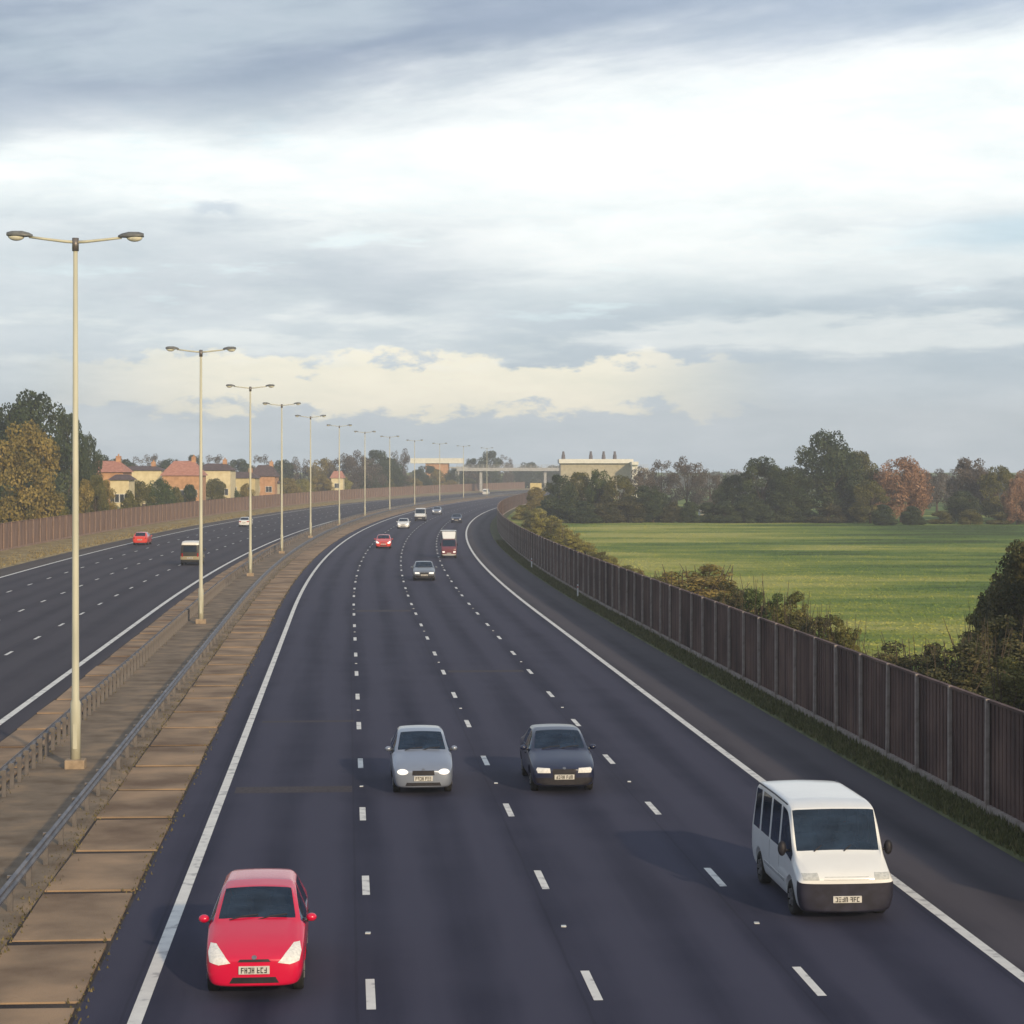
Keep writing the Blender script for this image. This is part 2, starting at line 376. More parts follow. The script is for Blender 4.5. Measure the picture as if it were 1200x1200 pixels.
def wv_():
    Y=30+170*random.random()**1.5; o_=random.choice([-2.85,-3.05,-5.65,-5.95,-.98]); return P(Y,o_+random.gauss(0,.09),.03)
blades('weeds',5000,wv_,.07,.05,leaf_mat('weed_blades',(.07,.06,.03),(.14,.12,.05),(.26,.21,.1)),'sparse dry weeds and grit along the feet of the steel barriers')
def lv():
    Y=100+420*random.random(); return P(Y,random.uniform(-32,-27.3),.05)
blades('dry_verge_grass',22000,lv,.3,.18,leaf_mat('dry_blades',(.16,.12,.05),(.28,.22,.1),(.4,.33,.17)),'dry tan grass beside the far carriageway')
def fv():
    Y=85+270*random.random()**1.2; X=random.uniform(0,.30*Y); 
    if X < P(Y,21.5).x: return None
    return Vector((X,Y,-.1))
blades('field_grass',50000,fv,.07,.16,field_mat('field_blades',True),'rough green and yellow grass of the meadow')

# ------------------------------------------------------------------ safety barriers
def rail_profile(flip):
    s=-1 if flip else 1
    return [(0*s,.53),(.05*s,.555),(.05*s,.60),(0*s,.64),(0*s,.67),(.05*s,.71),(.05*s,.755),(0*s,.79)]
def barrier(off, flip, label, gap=2.4):
    g=empty('safety_barrier',P(60,off)); inv=Vector(g.location)
    prof=rail_profile(flip); prof=prof+[(x-.012*(1 if not flip else -1)*1.0,z) for x,z in prof[::-1]]
    ys=[y for y in YS if -10<=y<=940]; vs=[];fs=[];k=len(prof)
    for y in ys:
        for px,pz in prof: vs.append(P(y,off+px,pz)-inv)
    for i in range(len(ys)-1):
        for j in range(k): fs.append((i*k+j,i*k+(j+1)%k,(i+1)*k+(j+1)%k,(i+1)*k+j))
    from_data('rail',vs,fs,M['galv_rail'],g)
    bm=bmesh.new(); d=-.09 if not flip else .09
    bbox(bm,-.055+d,.055+d,-.04,.04,-.6,.74,.006); bbox(bm,min(d,0),max(d,0),-.05,.05,.60,.72)
    s=Y_to_arc(24); me=None; n=0; rest=bmesh.new()
    while True:
        Y=arc_to_Y(s); s+=gap if Y<170 else 3.2
        if Y>700: break
        if n<98:
            if me is None:
                p=obj('post',bm,M['galv'],g); me=p
            else: p=link(me.copy(),g)
            p.location=P(Y,off)-inv; p.rotation_euler=(0,0,HD(Y)); n+=1
        else:
            q=P(Y,off)-inv; bbox(rest,q.x+d-.055,q.x+d+.055,q.y-.04,q.y+.04,-.3,.74)
    r=obj('far_posts',rest,M['galv'],g); r['kind']='stuff'
    tag(g,label,'barrier','steel barriers on the central reservation')
barrier(-3.1,False,'grey steel crash barrier to the right of the lamp posts, beside the near slabs')
barrier(-5.7,True,'grey steel crash barrier to the left of the lamp posts, its posts facing the camera',1.3)

# ------------------------------------------------------------------ tall wooden fences
def fence(off, h, gap, y0, y1, side, mp, mpost, label, panel_dir, base=.04):
    g=empty('noise_fence',P(80,off)); inv=Vector(g.location)
    # boards: vertical ribs modelled along the run
    s0,s1=Y_to_arc(y0),Y_to_arc(y1); vs=[];fs=[];uv=[]
    step=.16; s=s0; i=0
    while s<s1:
        Y=arc_to_Y(s); o=off+(.0 if i%2 else .018)*side
        nxt=s+(step if Y<150 else step*6)
        Y2=arc_to_Y(nxt-.008)
        a,b_=P(Y,o,0)-inv,P(Y2,o,0)-inv; k=len(vs); jz=random.uniform(-.03,.03)
        nrm=Vector((1,0,0))*(-side)*.03
        for q in (a,b_):
            vs+= [(q.x,q.y,.22+base),(q.x,q.y,h-.05+jz),(q.x-nrm.x,q.y,h-.05+jz),(q.x-nrm.x,q.y,.22+base)]
        fs+=[(k,k+1,k+5,k+4),(k+1,k+2,k+6,k+5),(k+3,k+7,k+6,k+2),(k,k+3,k+2,k+1),(k+4,k+5,k+6,k+7)]
        s=nxt; i+=1
    from_data('boards',vs,fs,mp,g)
    def beam(name,x0,x1,z0,z1,m):
        ys=[y0]+[y for y in YS if y0<y<y1]+[y1]; vs=[];fs=[]
        for y in ys:
            for a,z in ((x0,z0),(x1,z0),(x1,z1),(x0,z1)): vs.append(P(y,off+a*side,z)-inv)
        for i in range(len(ys)-1):
            for j in range(4): fs.append((i*4+j,i*4+(j+1)%4,(i+1)*4+(j+1)%4,(i+1)*4+j))
        fs.append((0,1,2,3)); fs.append(tuple(len(vs)-4+q for q in (3,2,1,0)))
        from_data(name,vs,fs,m,g)
    beam('gravel_board',-.09,.06,-.1,.23+base,mpost)
    beam('capping_rail',-.06,.06,h-.045,h+.02,mp)
    beam('rail',.03,.075,h*.62,h*.62+.09,mp)
    me=None;n=0;rest=bmesh.new(); s=s0+.5
    while s<s1:
        Y=arc_to_Y(s); s+=gap
        if n<99:
            if me is None:
                bm=bmesh.new(); bbox(bm,-.05,.05,-.055,.055,-.5,h+.03,.01); me=p=obj('post',bm,mpost,g)
            else: p=link(me.copy(),g)
            p.location=P(Y,off+.0*side)-inv-Vector((.05*side*0,0,0))+Vector((.075*panel_dir,0,0)); p.rotation_euler=(random.uniform(-.012,.012),random.uniform(-.01,.01),HD(Y)); n+=1
        else:
            q=P(Y,off)-inv; bbox(rest,q.x+.06*panel_dir-.07,q.x+.06*panel_dir+.07,q.y-.07,q.y+.07,-.1,h+.03)
    if n>=99: r=obj('far_posts',rest,mpost,g); r['kind']='stuff'
    else: rest.free()
    tag(g,label,'fence')
def boards_mat(name,c1,c2,c3):
    m=leaf_mat(name,c1,c2,c3); nt=m.node_tree
    b=nt.nodes['Principled BSDF']; nt.links.new(b.outputs[0],nt.nodes['Material Output'].inputs['Surface'])
    for n in nt.nodes:
        if n.type=='TEX_NOISE': n.inputs['Scale'].default_value=.5; n.inputs['Detail'].default_value=8
    return m
fw=boards_mat('dark_stained_boards',(.045,.028,.027),(.10,.062,.055),(.18,.115,.095))
fp=noise_mat('fence_post_grey',(.24,.20,.18),(.36,.31,.28),4,.85)
fence(19.05,2.85,3.2,34,560,1,fw,fp,'tall dark brown board fence with grey posts between the motorway and the meadow',-1)
fw2=noise_mat('reddish_boards',(.15,.095,.075),(.26,.17,.13),.8,.85,7,bump=.3,stretch=(4,4,.5))
fence(-32.9,3.1,4.0,90,900,-1,fw2,noise_mat('reddish_posts',(.2,.14,.11),(.3,.21,.17),3,.85),'long reddish brown board fence beyond the far carriageway',1,base=.3)

# ------------------------------------------------------------------ lamp posts
def lamp():
    g=empty('street_lamp'); H=15.0
    bm=bmesh.new(); bbox(bm,-.28,.28,-.28,.28,-.3,.30,.03); obj('plinth',bm,M['plinth'],g)
    bm=bmesh.new(); tube(bm,[(0,0,.3),(0,0,1.9),(0,0,2.0),(0,0,8),(0,0,H)],[.145,.145,.105,.088,.062],16); pole=obj('pole',bm,M['polepaint'],g,True)
    bm=bmesh.new(); bbox(bm,-.06,.06,-.152,-.138,.6,1.3,.005); obj('access_door',bm,M['polepaint'],pole)
    bm=bmesh.new(); tube(bm,[(0,0,H-.25),(0,0,H+.12)],[.095,.095],12); obj('collar',bm,M['galv'],pole,True)
    for s in (-1,1):
        bm=bmesh.new(); tube(bm,[(0,0,H),(s*.3,0,H+.02),(s*.9,0,H+.09),(s*1.3,0,H+.14)],[.045,.042,.038,.035],8); obj('bracket_arm',bm,M['polepaint'],g,True)
        bm=bmesh.new()
        # lantern: canopy lofted along its length, deep in the middle
        secs=[(0,.05,.05),(.1,.12,.10),(.3,.165,.145),(.58,.165,.135),(.72,.12,.09)]
        rings=[]
        for (x,w,h) in secs:
            rings.append([bm.verts.new((s*(1.2+x),w*math.cos(t),H+.16+x*.03+h*max(math.sin(t),-.15))) for t in [2*math.pi*k/12 for k in range(12)]])
        for a,b_ in zip(rings,rings[1:]):
            for k in range(12): bm.faces.new((a[k],a[(k+1)%12],b_[(k+1)%12],b_[k]))
        bm.faces.new(rings[0]); bm.faces.new(rings[-1])
        bmesh.ops.recalc_face_normals(bm,faces=bm.faces)
        head=obj('lantern',bm,M['lamphead'],g,True)
        bm=bmesh.new(); r=bmesh.ops.create_uvsphere(bm,u_segments=14,v_segments=8,radius=1)
        for v in bm.verts: v.co=Vector((s*1.66+v.co.x*.24,v.co.y*.14,H+.165+min(v.co.z,0.1)*.14))
        obj('bowl',bm,M['lampglass'],head,True)
    return g
L0=lamp()
ordn=['nearest','second','third','fourth','fifth','sixth','seventh','eighth','ninth','tenth','eleventh','twelfth','thirteenth']
for i,Y in enumerate([60.3,116.5,168,213,262,317,370,424,480,538,594,650]):
    g=L0 if i==0 else copy_tree(L0)
    g.location=P(Y,-4.44 if i==0 else -4.78); g.rotation_euler=(0,0,HD(Y))
    lab='tall pale twin-headed lamp post closest to the camera, its arms above the left treetops' if i==0 else 'tall pale twin-headed lamp post, %s from the near end of the row'%ordn[i]
    tag(g,lab,'street lamp','twin-headed lamp posts along the central reservation')

# ------------------------------------------------------------------ vehicles
# station: (y, zb, wS, wM, zM, wB, zB, w5, z5, w6, z6, z7)   front at y=0, rear at y=len
def loft(stations, part_of, half_len, creases, arches):
    names=['body']; bm=bmesh.new(); cl=bm.edges.layers.float.new('crease_edge'); vl=bm.verts.layers.float.new('crease_vert')
    rings=[]
    for st in stations:
        y,zb,wS,wM,zM,wB,zB,w5,z5,w6,z6,z7=st; y-=half_len
        pr=[(0,zb),(wS*.9,zb),(wS,zb+.08),(wM,zM),(wB,zB),(w5,z5),(w6,z6),(0,z7)]
        rings.append((bm.verts.new((0,y,zb)),
            [bm.verts.new((x,y,z)) for x,z in pr[1:7]],[bm.verts.new((-x,y,z)) for x,z in pr[1:7]],bm.verts.new((0,y,z7))))
    def row(r,k,s):
        if k==0: return r[0]
        if k==7: return r[3]
        return r[1][k-1] if s>0 else r[2][k-1]
    fp={}
    for i in range(len(rings)-1):
        for k in range(7):
            for s in (1,-1):
                f=bm.faces.new((row(rings[i],k,s),row(rings[i+1],k,s),row(rings[i+1],k+1,s),row(rings[i],k+1,s)))
                nm=part_of(i,k,s)
                if nm not in names: names.append(nm)
                f.material_index=names.index(nm)
    for r,rev in ((rings[0],0),(rings[-1],1)):
        for k in range(7):
            v=[row(r,k,1),row(r,k+1,1),row(r,k+1,-1),row(r,k,-1)]
            u=[]; [u.append(q) for q in v if q not in u]
            f=bm.faces.new(u); nm=part_of(-1 if not rev else len(rings)-1,k,1)
            if nm not in names: names.append(nm)
            f.material_index=names.index(nm)
    bmesh.ops.recalc_face_normals(bm,faces=bm.faces)
    for e in bm.edges:
        ms={f.material_index for f in e.link_faces}
        if len(ms)>1: e[cl]=.95
    for v in bm.verts:
        gi=[f for f in v.link_faces if 'window' in names[f.material_index] or names[f.material_index]=='windscreen']
        if gi and len(gi)<len(v.link_faces): v[vl]=.62 if len(gi)==1 else 0
    for k,c in creases.items():
        for a,b_ in zip(rings,rings[1:]):
            for s in (1,-1):
                e=bm.edges.get((row(a,k,s),row(b_,k,s)))
                if e: e[cl]=max(e[cl],c)
    me=bpy.data.meshes.new('tmp'); bm.to_mesh(me); bm.free()
    for n in names: me.materials.append(bpy.data.materials.new('slot'))
    o=link(bpy.data.objects.new('tmp',me)); sub=o.modifiers.new('s','SUBSURF'); sub.levels=3; sub.render_levels=3
    cut=[]
    for (y,z,r) in arches:
        b2=bmesh.new(); bmesh.ops.create_cone(b2,cap_ends=True,segments=32,radius1=r,radius2=r,depth=3,matrix=Matrix.Translation((0,y-half_len,z))@Matrix.Rotation(R(90),4,'Y'))
        # keep a core between the wheels: two short cylinders
        for v in b2.verts: v.co.x=v.co.x
        b2.free()
        for s in (1,-1):
            b2=bmesh.new(); bmesh.ops.create_cone(b2,cap_ends=True,segments=32,radius1=r,radius2=r,depth=.6,matrix=Matrix.Translation((s*(.55+.3),y-half_len,z))@Matrix.Rotation(R(90),4,'Y'))
            c=bpy.data.meshes.new('c'); b2.to_mesh(c); b2.free(); c.materials.append(M['black'])
            co=link(bpy.data.objects.new('c',c)); cut.append(co)
            mo=o.modifiers.new('b','BOOLEAN'); mo.operation='DIFFERENCE'; mo.object=co; mo.solver='EXACT'
    dg=bpy.context.evaluated_depsgraph_get(); dg.update(); ev=o.evaluated_get(dg); res=bpy.data.meshes.new_from_object(ev)
    bpy.data.objects.remove(o)
    for c in cut: bpy.data.objects.remove(c)
    return res,names
def split(res,names,matmap,parent,body_mats):
    """each named face set becomes a part"""
    base=bmesh.new(); base.from_mesh(res); bvh=BVHTree.FromBMesh(base)
    for idx,nm in enumerate(names):
        b=base.copy(); kill=[f for f in b.faces if (f.material_index!=idx and not (idx==0 and f.material_index>=len(names)))]
        bmesh.ops.delete(b,geom=kill,context='FACES')
        if not b.faces: b.free(); continue
        for f in b.faces: f.material_index=1 if (idx==0 and f.material_index>=len(names)) else 0; f.smooth=True
        kind=nm.split('|')[0]
        mats=[body_mats,M['black']] if idx==0 else [matmap.get(kind,M['glass'])]
        obj(kind,b,mats,parent,True)
    base.free(); return bvh
def patch(name,bvh,outline,mat,parent,axis='front',off=.008,thick=.02,hl=2.0,cell=.05,mirror=False):
    """outline in (across, up); projected on to the body surface from the front/rear/side"""
    outs=[outline]+([[(-a,b) for a,b in outline][::-1]] if mirror else [])
    r=[]
    for ol in outs:
        bm=bmesh.new()
        f=bm.faces.new([bm.verts.new((a,0,b)) for a,b in ol])
        for ax,lo,hi in ((0,min(p[0] for p in ol),max(p[0] for p in ol)),(2,min(p[1] for p in ol),max(p[1] for p in ol))):
            t=lo+cell
            while t<hi-.005:
                co=[0,0,0]; co[ax]=t; no=[0,0,0]; no[ax]=1
                bmesh.ops.bisect_plane(bm,geom=bm.verts[:]+bm.edges[:]+bm.faces[:],plane_co=co,plane_no=no); t+=cell
        ok=True
        for v in bm.verts:
            a,b=v.co.x,v.co.z
            if axis=='front': org,d=Vector((a,-hl-1,b)),Vector((0,1,0))
            elif axis=='rear': org,d=Vector((a,hl+1,b)),Vector((0,-1,0))
            elif axis=='right': org,d=Vector((2,a,b)),Vector((-1,0,0))
            else: org,d=Vector((-2,a,b)),Vector((1,0,0))
            h=bvh.ray_cast(org,d)
            if h[0] is None: ok=False; v.co=org+d*(1.1); continue
            v.co=h[0]-d*off
        ex=bmesh.ops.extrude_face_region(bm,geom=bm.faces[:])
        d={'front':Vector((0,1,0)),'rear':Vector((0,-1,0)),'right':Vector((-1,0,0)),'left':Vector((1,0,0))}[axis]
        for g in ex['geom']:
            if isinstance(g,bmesh.types.BMVert): g.co+=d*thick
        bmesh.ops.recalc_face_normals(bm,faces=bm.faces)
        r.append(obj(name,bm,mat,parent))
    return r
def wheels(parent,pos,r,w=.2,track=.72):
    first=None
    for y in pos:
        for s in (1,-1):
            if first is None or True:
                bm=bmesh.new(); prof=[(r*.62,-w/2),(r*.93,-w/2),(r,-w*.36),(r,w*.36),(r*.93,w/2),(r*.62,w/2)]
                rings=[[bm.verts.new((x,rr*math.cos(t),rr*math.sin(t))) for t in [2*math.pi*k/28 for k in range(28)]] for rr,x in prof]
                for a,b_ in zip(rings,rings[1:]+rings[:1]):
                    for k in range(28): bm.faces.new((a[k],a[(k+1)%28],b_[(k+1)%28],b_[k]))
                wh=obj('wheel',bm,M['tyre'],parent,True); wh.location=(s*track,y,r)
                bm=bmesh.new(); bmesh.ops.create_cone(bm,cap_ends=True,segments=24,radius1=r*.63,radius2=r*.5,depth=w*.8,matrix=Matrix.Rotation(R(90)*s,4,'Y'))
                for k in range(5):
                    a=2*math.pi*k/5; m=Matrix.Translation((s*w*.42,math.cos(a)*r*.33,math.sin(a)*r*.33))
                    bmesh.ops.create_cube(bm,size=.07,matrix=m)
                obj('rim',bm,M['rim'],wh)
def plate(parent,bvh,z,hl,axis='front',w=.52,h=.12):
    p=patch('number_plate',bvh,[(-w/2,z-h/2),(w/2,z-h/2),(w/2,z+h/2),(-w/2,z+h/2)],M['plate'],parent,axis,off=.02,hl=hl,cell=1)[0]
    ymin=(min if axis=='front' else max)(v.co.y for v in p.data.vertices)
    s=-1 if axis=='front' else 1
    p.data.materials.append(M['plate_ink'])
    bm2=bmesh.new(); bbox(bm2,-w/2,w/2,ymin-.008,ymin+.03,z-h/2,z+h/2,.004); old=set(bm2.faces)
    x=-w*.42
    for k in range(7):
        if k==4: x+=.03
        cw=w*.085; yy=ymin+(-.012 if s<0 else .032)
        st=[(0,cw,.82,1),(0,.014,0,1),(0,cw,.0,.18),(cw-.014,cw,0,1),(0,cw,.42,.58)]
        for (a,b_,c,d) in random.sample(st,3):
            bbox(bm2,x+a,x+b_,yy-.003,yy+.003,z-h*.36+c*h*.72,z-h*.36+d*h*.72)
        x+=w*.115
    for f in bm2.faces:
        if f not in old: f.material_index=1
    bm2.to_mesh(p.data); bm2.free()
def cabin(parent,hl,y0,y1,rows,zf,wd,zs):
    bm=bmesh.new(); bbox(bm,-wd,wd,y0-hl,y1-hl,.22,.46,.02); bbox(bm,-wd,wd,y0-hl,y0+.35-hl,.461,zf,.05)
    obj('dashboard',bm,M['trim'],parent)
    bm=bmesh.new(); c=Vector((wd*.5,y0+.48-hl,zf+.02)); n=18; pts=[c+Vector((.17*math.cos(t),.07*math.sin(t),.15*math.sin(t))) for t in [2*math.pi*k/n for k in range(n+1)]]
    tube(bm,pts,[.017]*len(pts),6,False); tube(bm,[c,c+Vector((0,-.2,-.08))],[.03,.03],6); obj('steering_wheel',bm,M['black'],parent,True)
    for y in rows:
        for x in (-wd*.52,wd*.52):
            bm=bmesh.new(); bbox(bm,x-.22,x+.22,y-.45-hl,y+.05-hl,.47,.62,.04)
            r0=len(bm.verts); bbox(bm,x-.22,x+.22,y-hl,y+.13-hl,.60,zs,.05); bbox(bm,x-.12,x+.12,y+.03-hl,y+.13-hl,zs-.01,zs+.17,.03)
            obj('seat',bm,M['seat'],parent)
def mirrors(parent,x,y,z,mat,sx=.095,sz=.065):
    for s in (1,-1):
        bm=bmesh.new(); bmesh.ops.create_uvsphere(bm,u_segments=16,v_segments=10,radius=1)
        for v in bm.verts: v.co=Vector((s*(x+.06)+v.co.x*sx,y+v.co.y*.08*(1 if v.co.y<0 else .4),z+v.co.z*sz))
        tube(bm,[(s*(x-.12),y+.03,z-.05),(s*(x+.02),y,z-.03)],[.03,.025],8)
        obj('mirror',bm,mat,parent,True)

GL={'windscreen':M['glass'],'rear_window':M['glass'],'side_window':M['glass']}
def car(kind, paintm, name, lights='lens', oval=False):
    """kind: hatch / saloon"""
    if kind=='hatch':
        Ln=4.1; st=[(0,.24,.60,.66,.42,.60,.55,.52,.60,.38,.62,.63),(.10,.18,.77,.82,.46,.76,.61,.67,.66,.45,.69,.70),
        (.45,.19,.80,.855,.52,.83,.76,.72,.82,.5,.85,.87),(.98,.19,.82,.86,.55,.84,.90,.74,.955,.56,.985,1.0),
        (1.12,.19,.83,.86,.55,.845,.92,.76,.985,.69,1.02,1.05),(1.80,.19,.83,.865,.55,.845,.94,.66,1.33,.585,1.39,1.425),
        (2.15,.19,.83,.865,.55,.845,.95,.645,1.375,.56,1.43,1.465),(2.24,.19,.83,.865,.55,.845,.95,.645,1.38,.56,1.435,1.47),
        (3.05,.19,.83,.865,.55,.84,.96,.64,1.37,.55,1.425,1.455),(3.15,.19,.83,.865,.55,.84,.97,.635,1.36,.55,1.42,1.45),
        (3.45,.2,.82,.86,.55,.83,.99,.62,1.33,.54,1.385,1.41),(3.85,.22,.80,.85,.55,.80,.98,.70,1.01,.58,1.02,1.03),
        (4.02,.24,.75,.82,.52,.77,.90,.66,.95,.5,.96,.97),(4.10,.30,.6,.70,.5,.66,.85,.58,.88,.42,.89,.9)]
        def po(i,k,s):
            if i==4 and k==6: return 'windscreen'
            if i==10 and k==6: return 'rear_window'
            if k==4 and i in (4,5,7): return 'side_window|%d%d'%(0 if i<7 else 1,s)
            return 'body'
        ar=[(.78,.30,.36),(3.3,.30,.36)]; wy=(.78,3.3)
    else:
        Ln=4.5; st=[(0,.24,.62,.68,.42,.64,.56,.54,.60,.38,.62,.63),(.10,.18,.79,.83,.46,.78,.62,.69,.66,.48,.69,.70),
        (.45,.19,.80,.86,.52,.84,.74,.74,.79,.5,.81,.83),(1.18,.19,.82,.87,.55,.845,.86,.75,.91,.56,.94,.955),
        (1.32,.19,.83,.87,.55,.85,.88,.77,.945,.70,.98,1.01),(2.02,.19,.83,.87,.55,.85,.91,.665,1.31,.59,1.365,1.395),
        (2.35,.19,.83,.87,.55,.85,.92,.65,1.35,.565,1.40,1.43),(2.44,.19,.83,.87,.55,.85,.92,.65,1.355,.565,1.405,1.435),
        (3.15,.19,.83,.87,.55,.845,.93,.645,1.33,.56,1.385,1.415),(3.25,.19,.83,.87,.55,.845,.94,.64,1.32,.56,1.375,1.405),
        (3.40,.2,.82,.87,.55,.84,.94,.64,1.28,.57,1.34,1.37),(3.92,.22,.81,.865,.55,.83,.95,.74,1.0,.66,1.02,1.035),
        (4.35,.24,.78,.84,.52,.80,.92,.70,.97,.5,.99,1.0),(4.5,.30,.62,.72,.5,.68,.86,.6,.9,.42,.91,.92)]
        def po(i,k,s):
            if i==4 and k==6: return 'windscreen'
            if i==10 and k==6: return 'rear_window'
            if k==4 and i in (4,5,7): return 'side_window|%d%d'%(0 if i<7 else 1,s)
            return 'body'
        ar=[(.85,.30,.36),(3.55,.30,.36)]; wy=(.85,3.55)
    hl=Ln/2; g=empty(name)
    res,names=loft(st,po,hl,{4:.4,5:.3,6:.35},ar)
    bvh=split(res,names,GL,g,paintm)
    wheels(g,[y-hl for y in wy],.3)
    mirrors(g,.88,(1.42 if kind=='hatch' else 1.65)-hl,.98,paintm)
    if kind=='hatch':
        patch('headlight',bvh,[(.40,.575),(.60,.545),(.76,.58),(.79,.70),(.76,.80),(.66,.80),(.52,.69)],M[lights],g,'front',.012,hl=hl,mirror=True)
        patch('grille',bvh,[(-.28,.59),(.28,.59),(.24,.63),(-.24,.63)],M['black'],g,'front',.006,hl=hl)
        patch('lower_grille',bvh,[(-.42,.27),(.42,.27),(.36,.36),(-.36,.36)],M['black'],g,'front',.006,hl=hl)
        plate(g,bvh,.47,hl)
        patch('tail_light',bvh,[(.55,.72),(.72,.70),(.74,.92),(.62,.94)],M['tail'],g,'rear',.01,hl=hl,mirror=True)
    else:
        patch('headlight',bvh,[(.575+.155*math.cos(t),.60+.068*math.sin(t)) for t in [2*math.pi*k/16 for k in range(16)]] if oval else [(.36,.54),(.70,.54),(.735,.62),(.70,.665),(.38,.655)],M[lights],g,'front',.012,hl=hl,mirror=True)
        patch('grille',bvh,[(-.31,.52),(.31,.52),(.30,.635),(-.30,.635)],M['black'],g,'front',.006,hl=hl)
        patch('lower_grille',bvh,[(-.5,.26),(.5,.26),(.46,.34),(-.46,.34)],M['black'],g,'front',.006,hl=hl)
        plate(g,bvh,.44,hl)
        patch('tail_light',bvh,[(.42,.70),(.74,.70),(.76,.86),(.42,.86)],M['tail'],g,'rear',.01,hl=hl,mirror=True)
    patch('bonnet_badge',bvh,[(.045*math.cos(t),.655+.025*math.sin(t)) for t in [2*math.pi*k/10 for k in range(10)]],M['rim'],g,'front',.01,hl=hl,cell=.03)
    plate(g,bvh,.62,hl,'rear')
    cabin(g,hl,1.2,3.3,(2.15,3.0),.86 if kind=='hatch' else .84,.68,1.02)
    yb,zb_=(1.10,1.0) if kind=='hatch' else (1.30,.965)
    for x in (-.48,.02):
        bm=bmesh.new(); tube(bm,[(x,yb-hl-.02,zb_+.02),(x+.22,yb-hl+.02,zb_+.065),(x+.5,yb-hl+.06,zb_+.085)],[.011]*3,6); obj('wiper',bm,M['black'],g)
    for s_,ax in ((1,'right'),(-1,'left')):
        for y in (1.15,2.2,3.05):
            patch('door_seam',bvh,[(y-hl-.005,.28),(y-hl+.005,.28),(y-hl+.005,.9),(y-hl-.005,.9)],M['black'],g,ax,.002,.01,cell=.15)
        for y in (2.0,2.85):
            patch('door_handle',bvh,[(y-hl-.08,.80),(y-hl+.08,.80),(y-hl+.08,.83),(y-hl-.08,.83)],M['black'],g,ax,.02,.03,cell=.2)
    return g,bvh,hl
def place(g,Y,off,away=False,dz=0):
    p=P(Y,off); g.location=(p.x,p.y,p.z+dz); g.rotation_euler=(0,0,HD(Y)+(math.pi if away else 0))
def repaint(g,m,lm=None):
    for c in g.children:
        if c.name.split('.')[0] in ('body','mirror'):
            c.material_slots[0].link='OBJECT'; c.material_slots[0].material=m
        if lm and c.name.startswith('headlight'): set_mat(c,lm)
    
GN='cars on the near carriageway'; GF='vehicles on the far carriageway'
redcar,_,hl=car('hatch',M['red'],'hatchback_car'); place(redcar,33.7+hl,1.78); redcar.scale=(.95,1,1.06)
tag(redcar,'shiny red hatchback with big teardrop headlights, the vehicle closest to the camera','car',GN)
silv,bv,hl=car('saloon',M['silver'],'saloon_car','headlit',True); place(silv,54.6+hl,5.25); silv.scale=(.94,1,1.06)
tag(silv,'silver saloon with lit headlights beside the dark blue car','car',GN)
navy,bv2,hl2=car('saloon',M['navy'],'saloon_car','lens'); place(navy,54.6+hl2,8.95); navy.scale=(1,1,1.06)
patch('number_plate_holder',bv2,[(-.3,.36),(.3,.36),(.3,.52),(-.3,.52)],M['black'],navy,'front',.004,hl=hl2)
patch('bumper_strip',bv2,[(-.74,.24),(.74,.24),(.76,.42),(-.76,.42)],M['black'],navy,'front',.005,hl=hl2)
tag(navy,'dark blue saloon with pale roof glare between the silver car and the white minibus','car',GN)
def clone(src,Y,off,m,label,away=False,grp=GN,lm=None,sc=1):
    c=copy_tree(src); place(c,Y,off,away); repaint(c,m,lm); tag(c,label,'car',grp); c.scale=(sc,sc,sc); return c
clone(navy,161+2,8.9,M['grey'],'dark grey car with two bright headlights, in front of the maroon lorry',lm=M['headlit'])
clone(redcar,227+2,5.2,M['orange_red'],'small distant red car on the near carriageway near the bend',lm=M['headlit'])
clone(redcar,305,5.4,M['white'],'small white car just beyond the distant red car',lm=M['headlit'])
clone(redcar,400,6.3,M['silver'],'tiny pale car farthest away on the near carriageway',lm=M['headlit'])
clone(silv,338,12.4,M['navy'],'tiny dark blue car beyond the red lorry, close to the hedge',lm=M['lens'])
clone(redcar,240,22.4*-1,M['orange_red'],'red hatchback driving away by the long reddish fence',True,GF)
clone(silv,315,-18.6,M['white'],'small white car driving away, farther off than the beige van',True,GF)

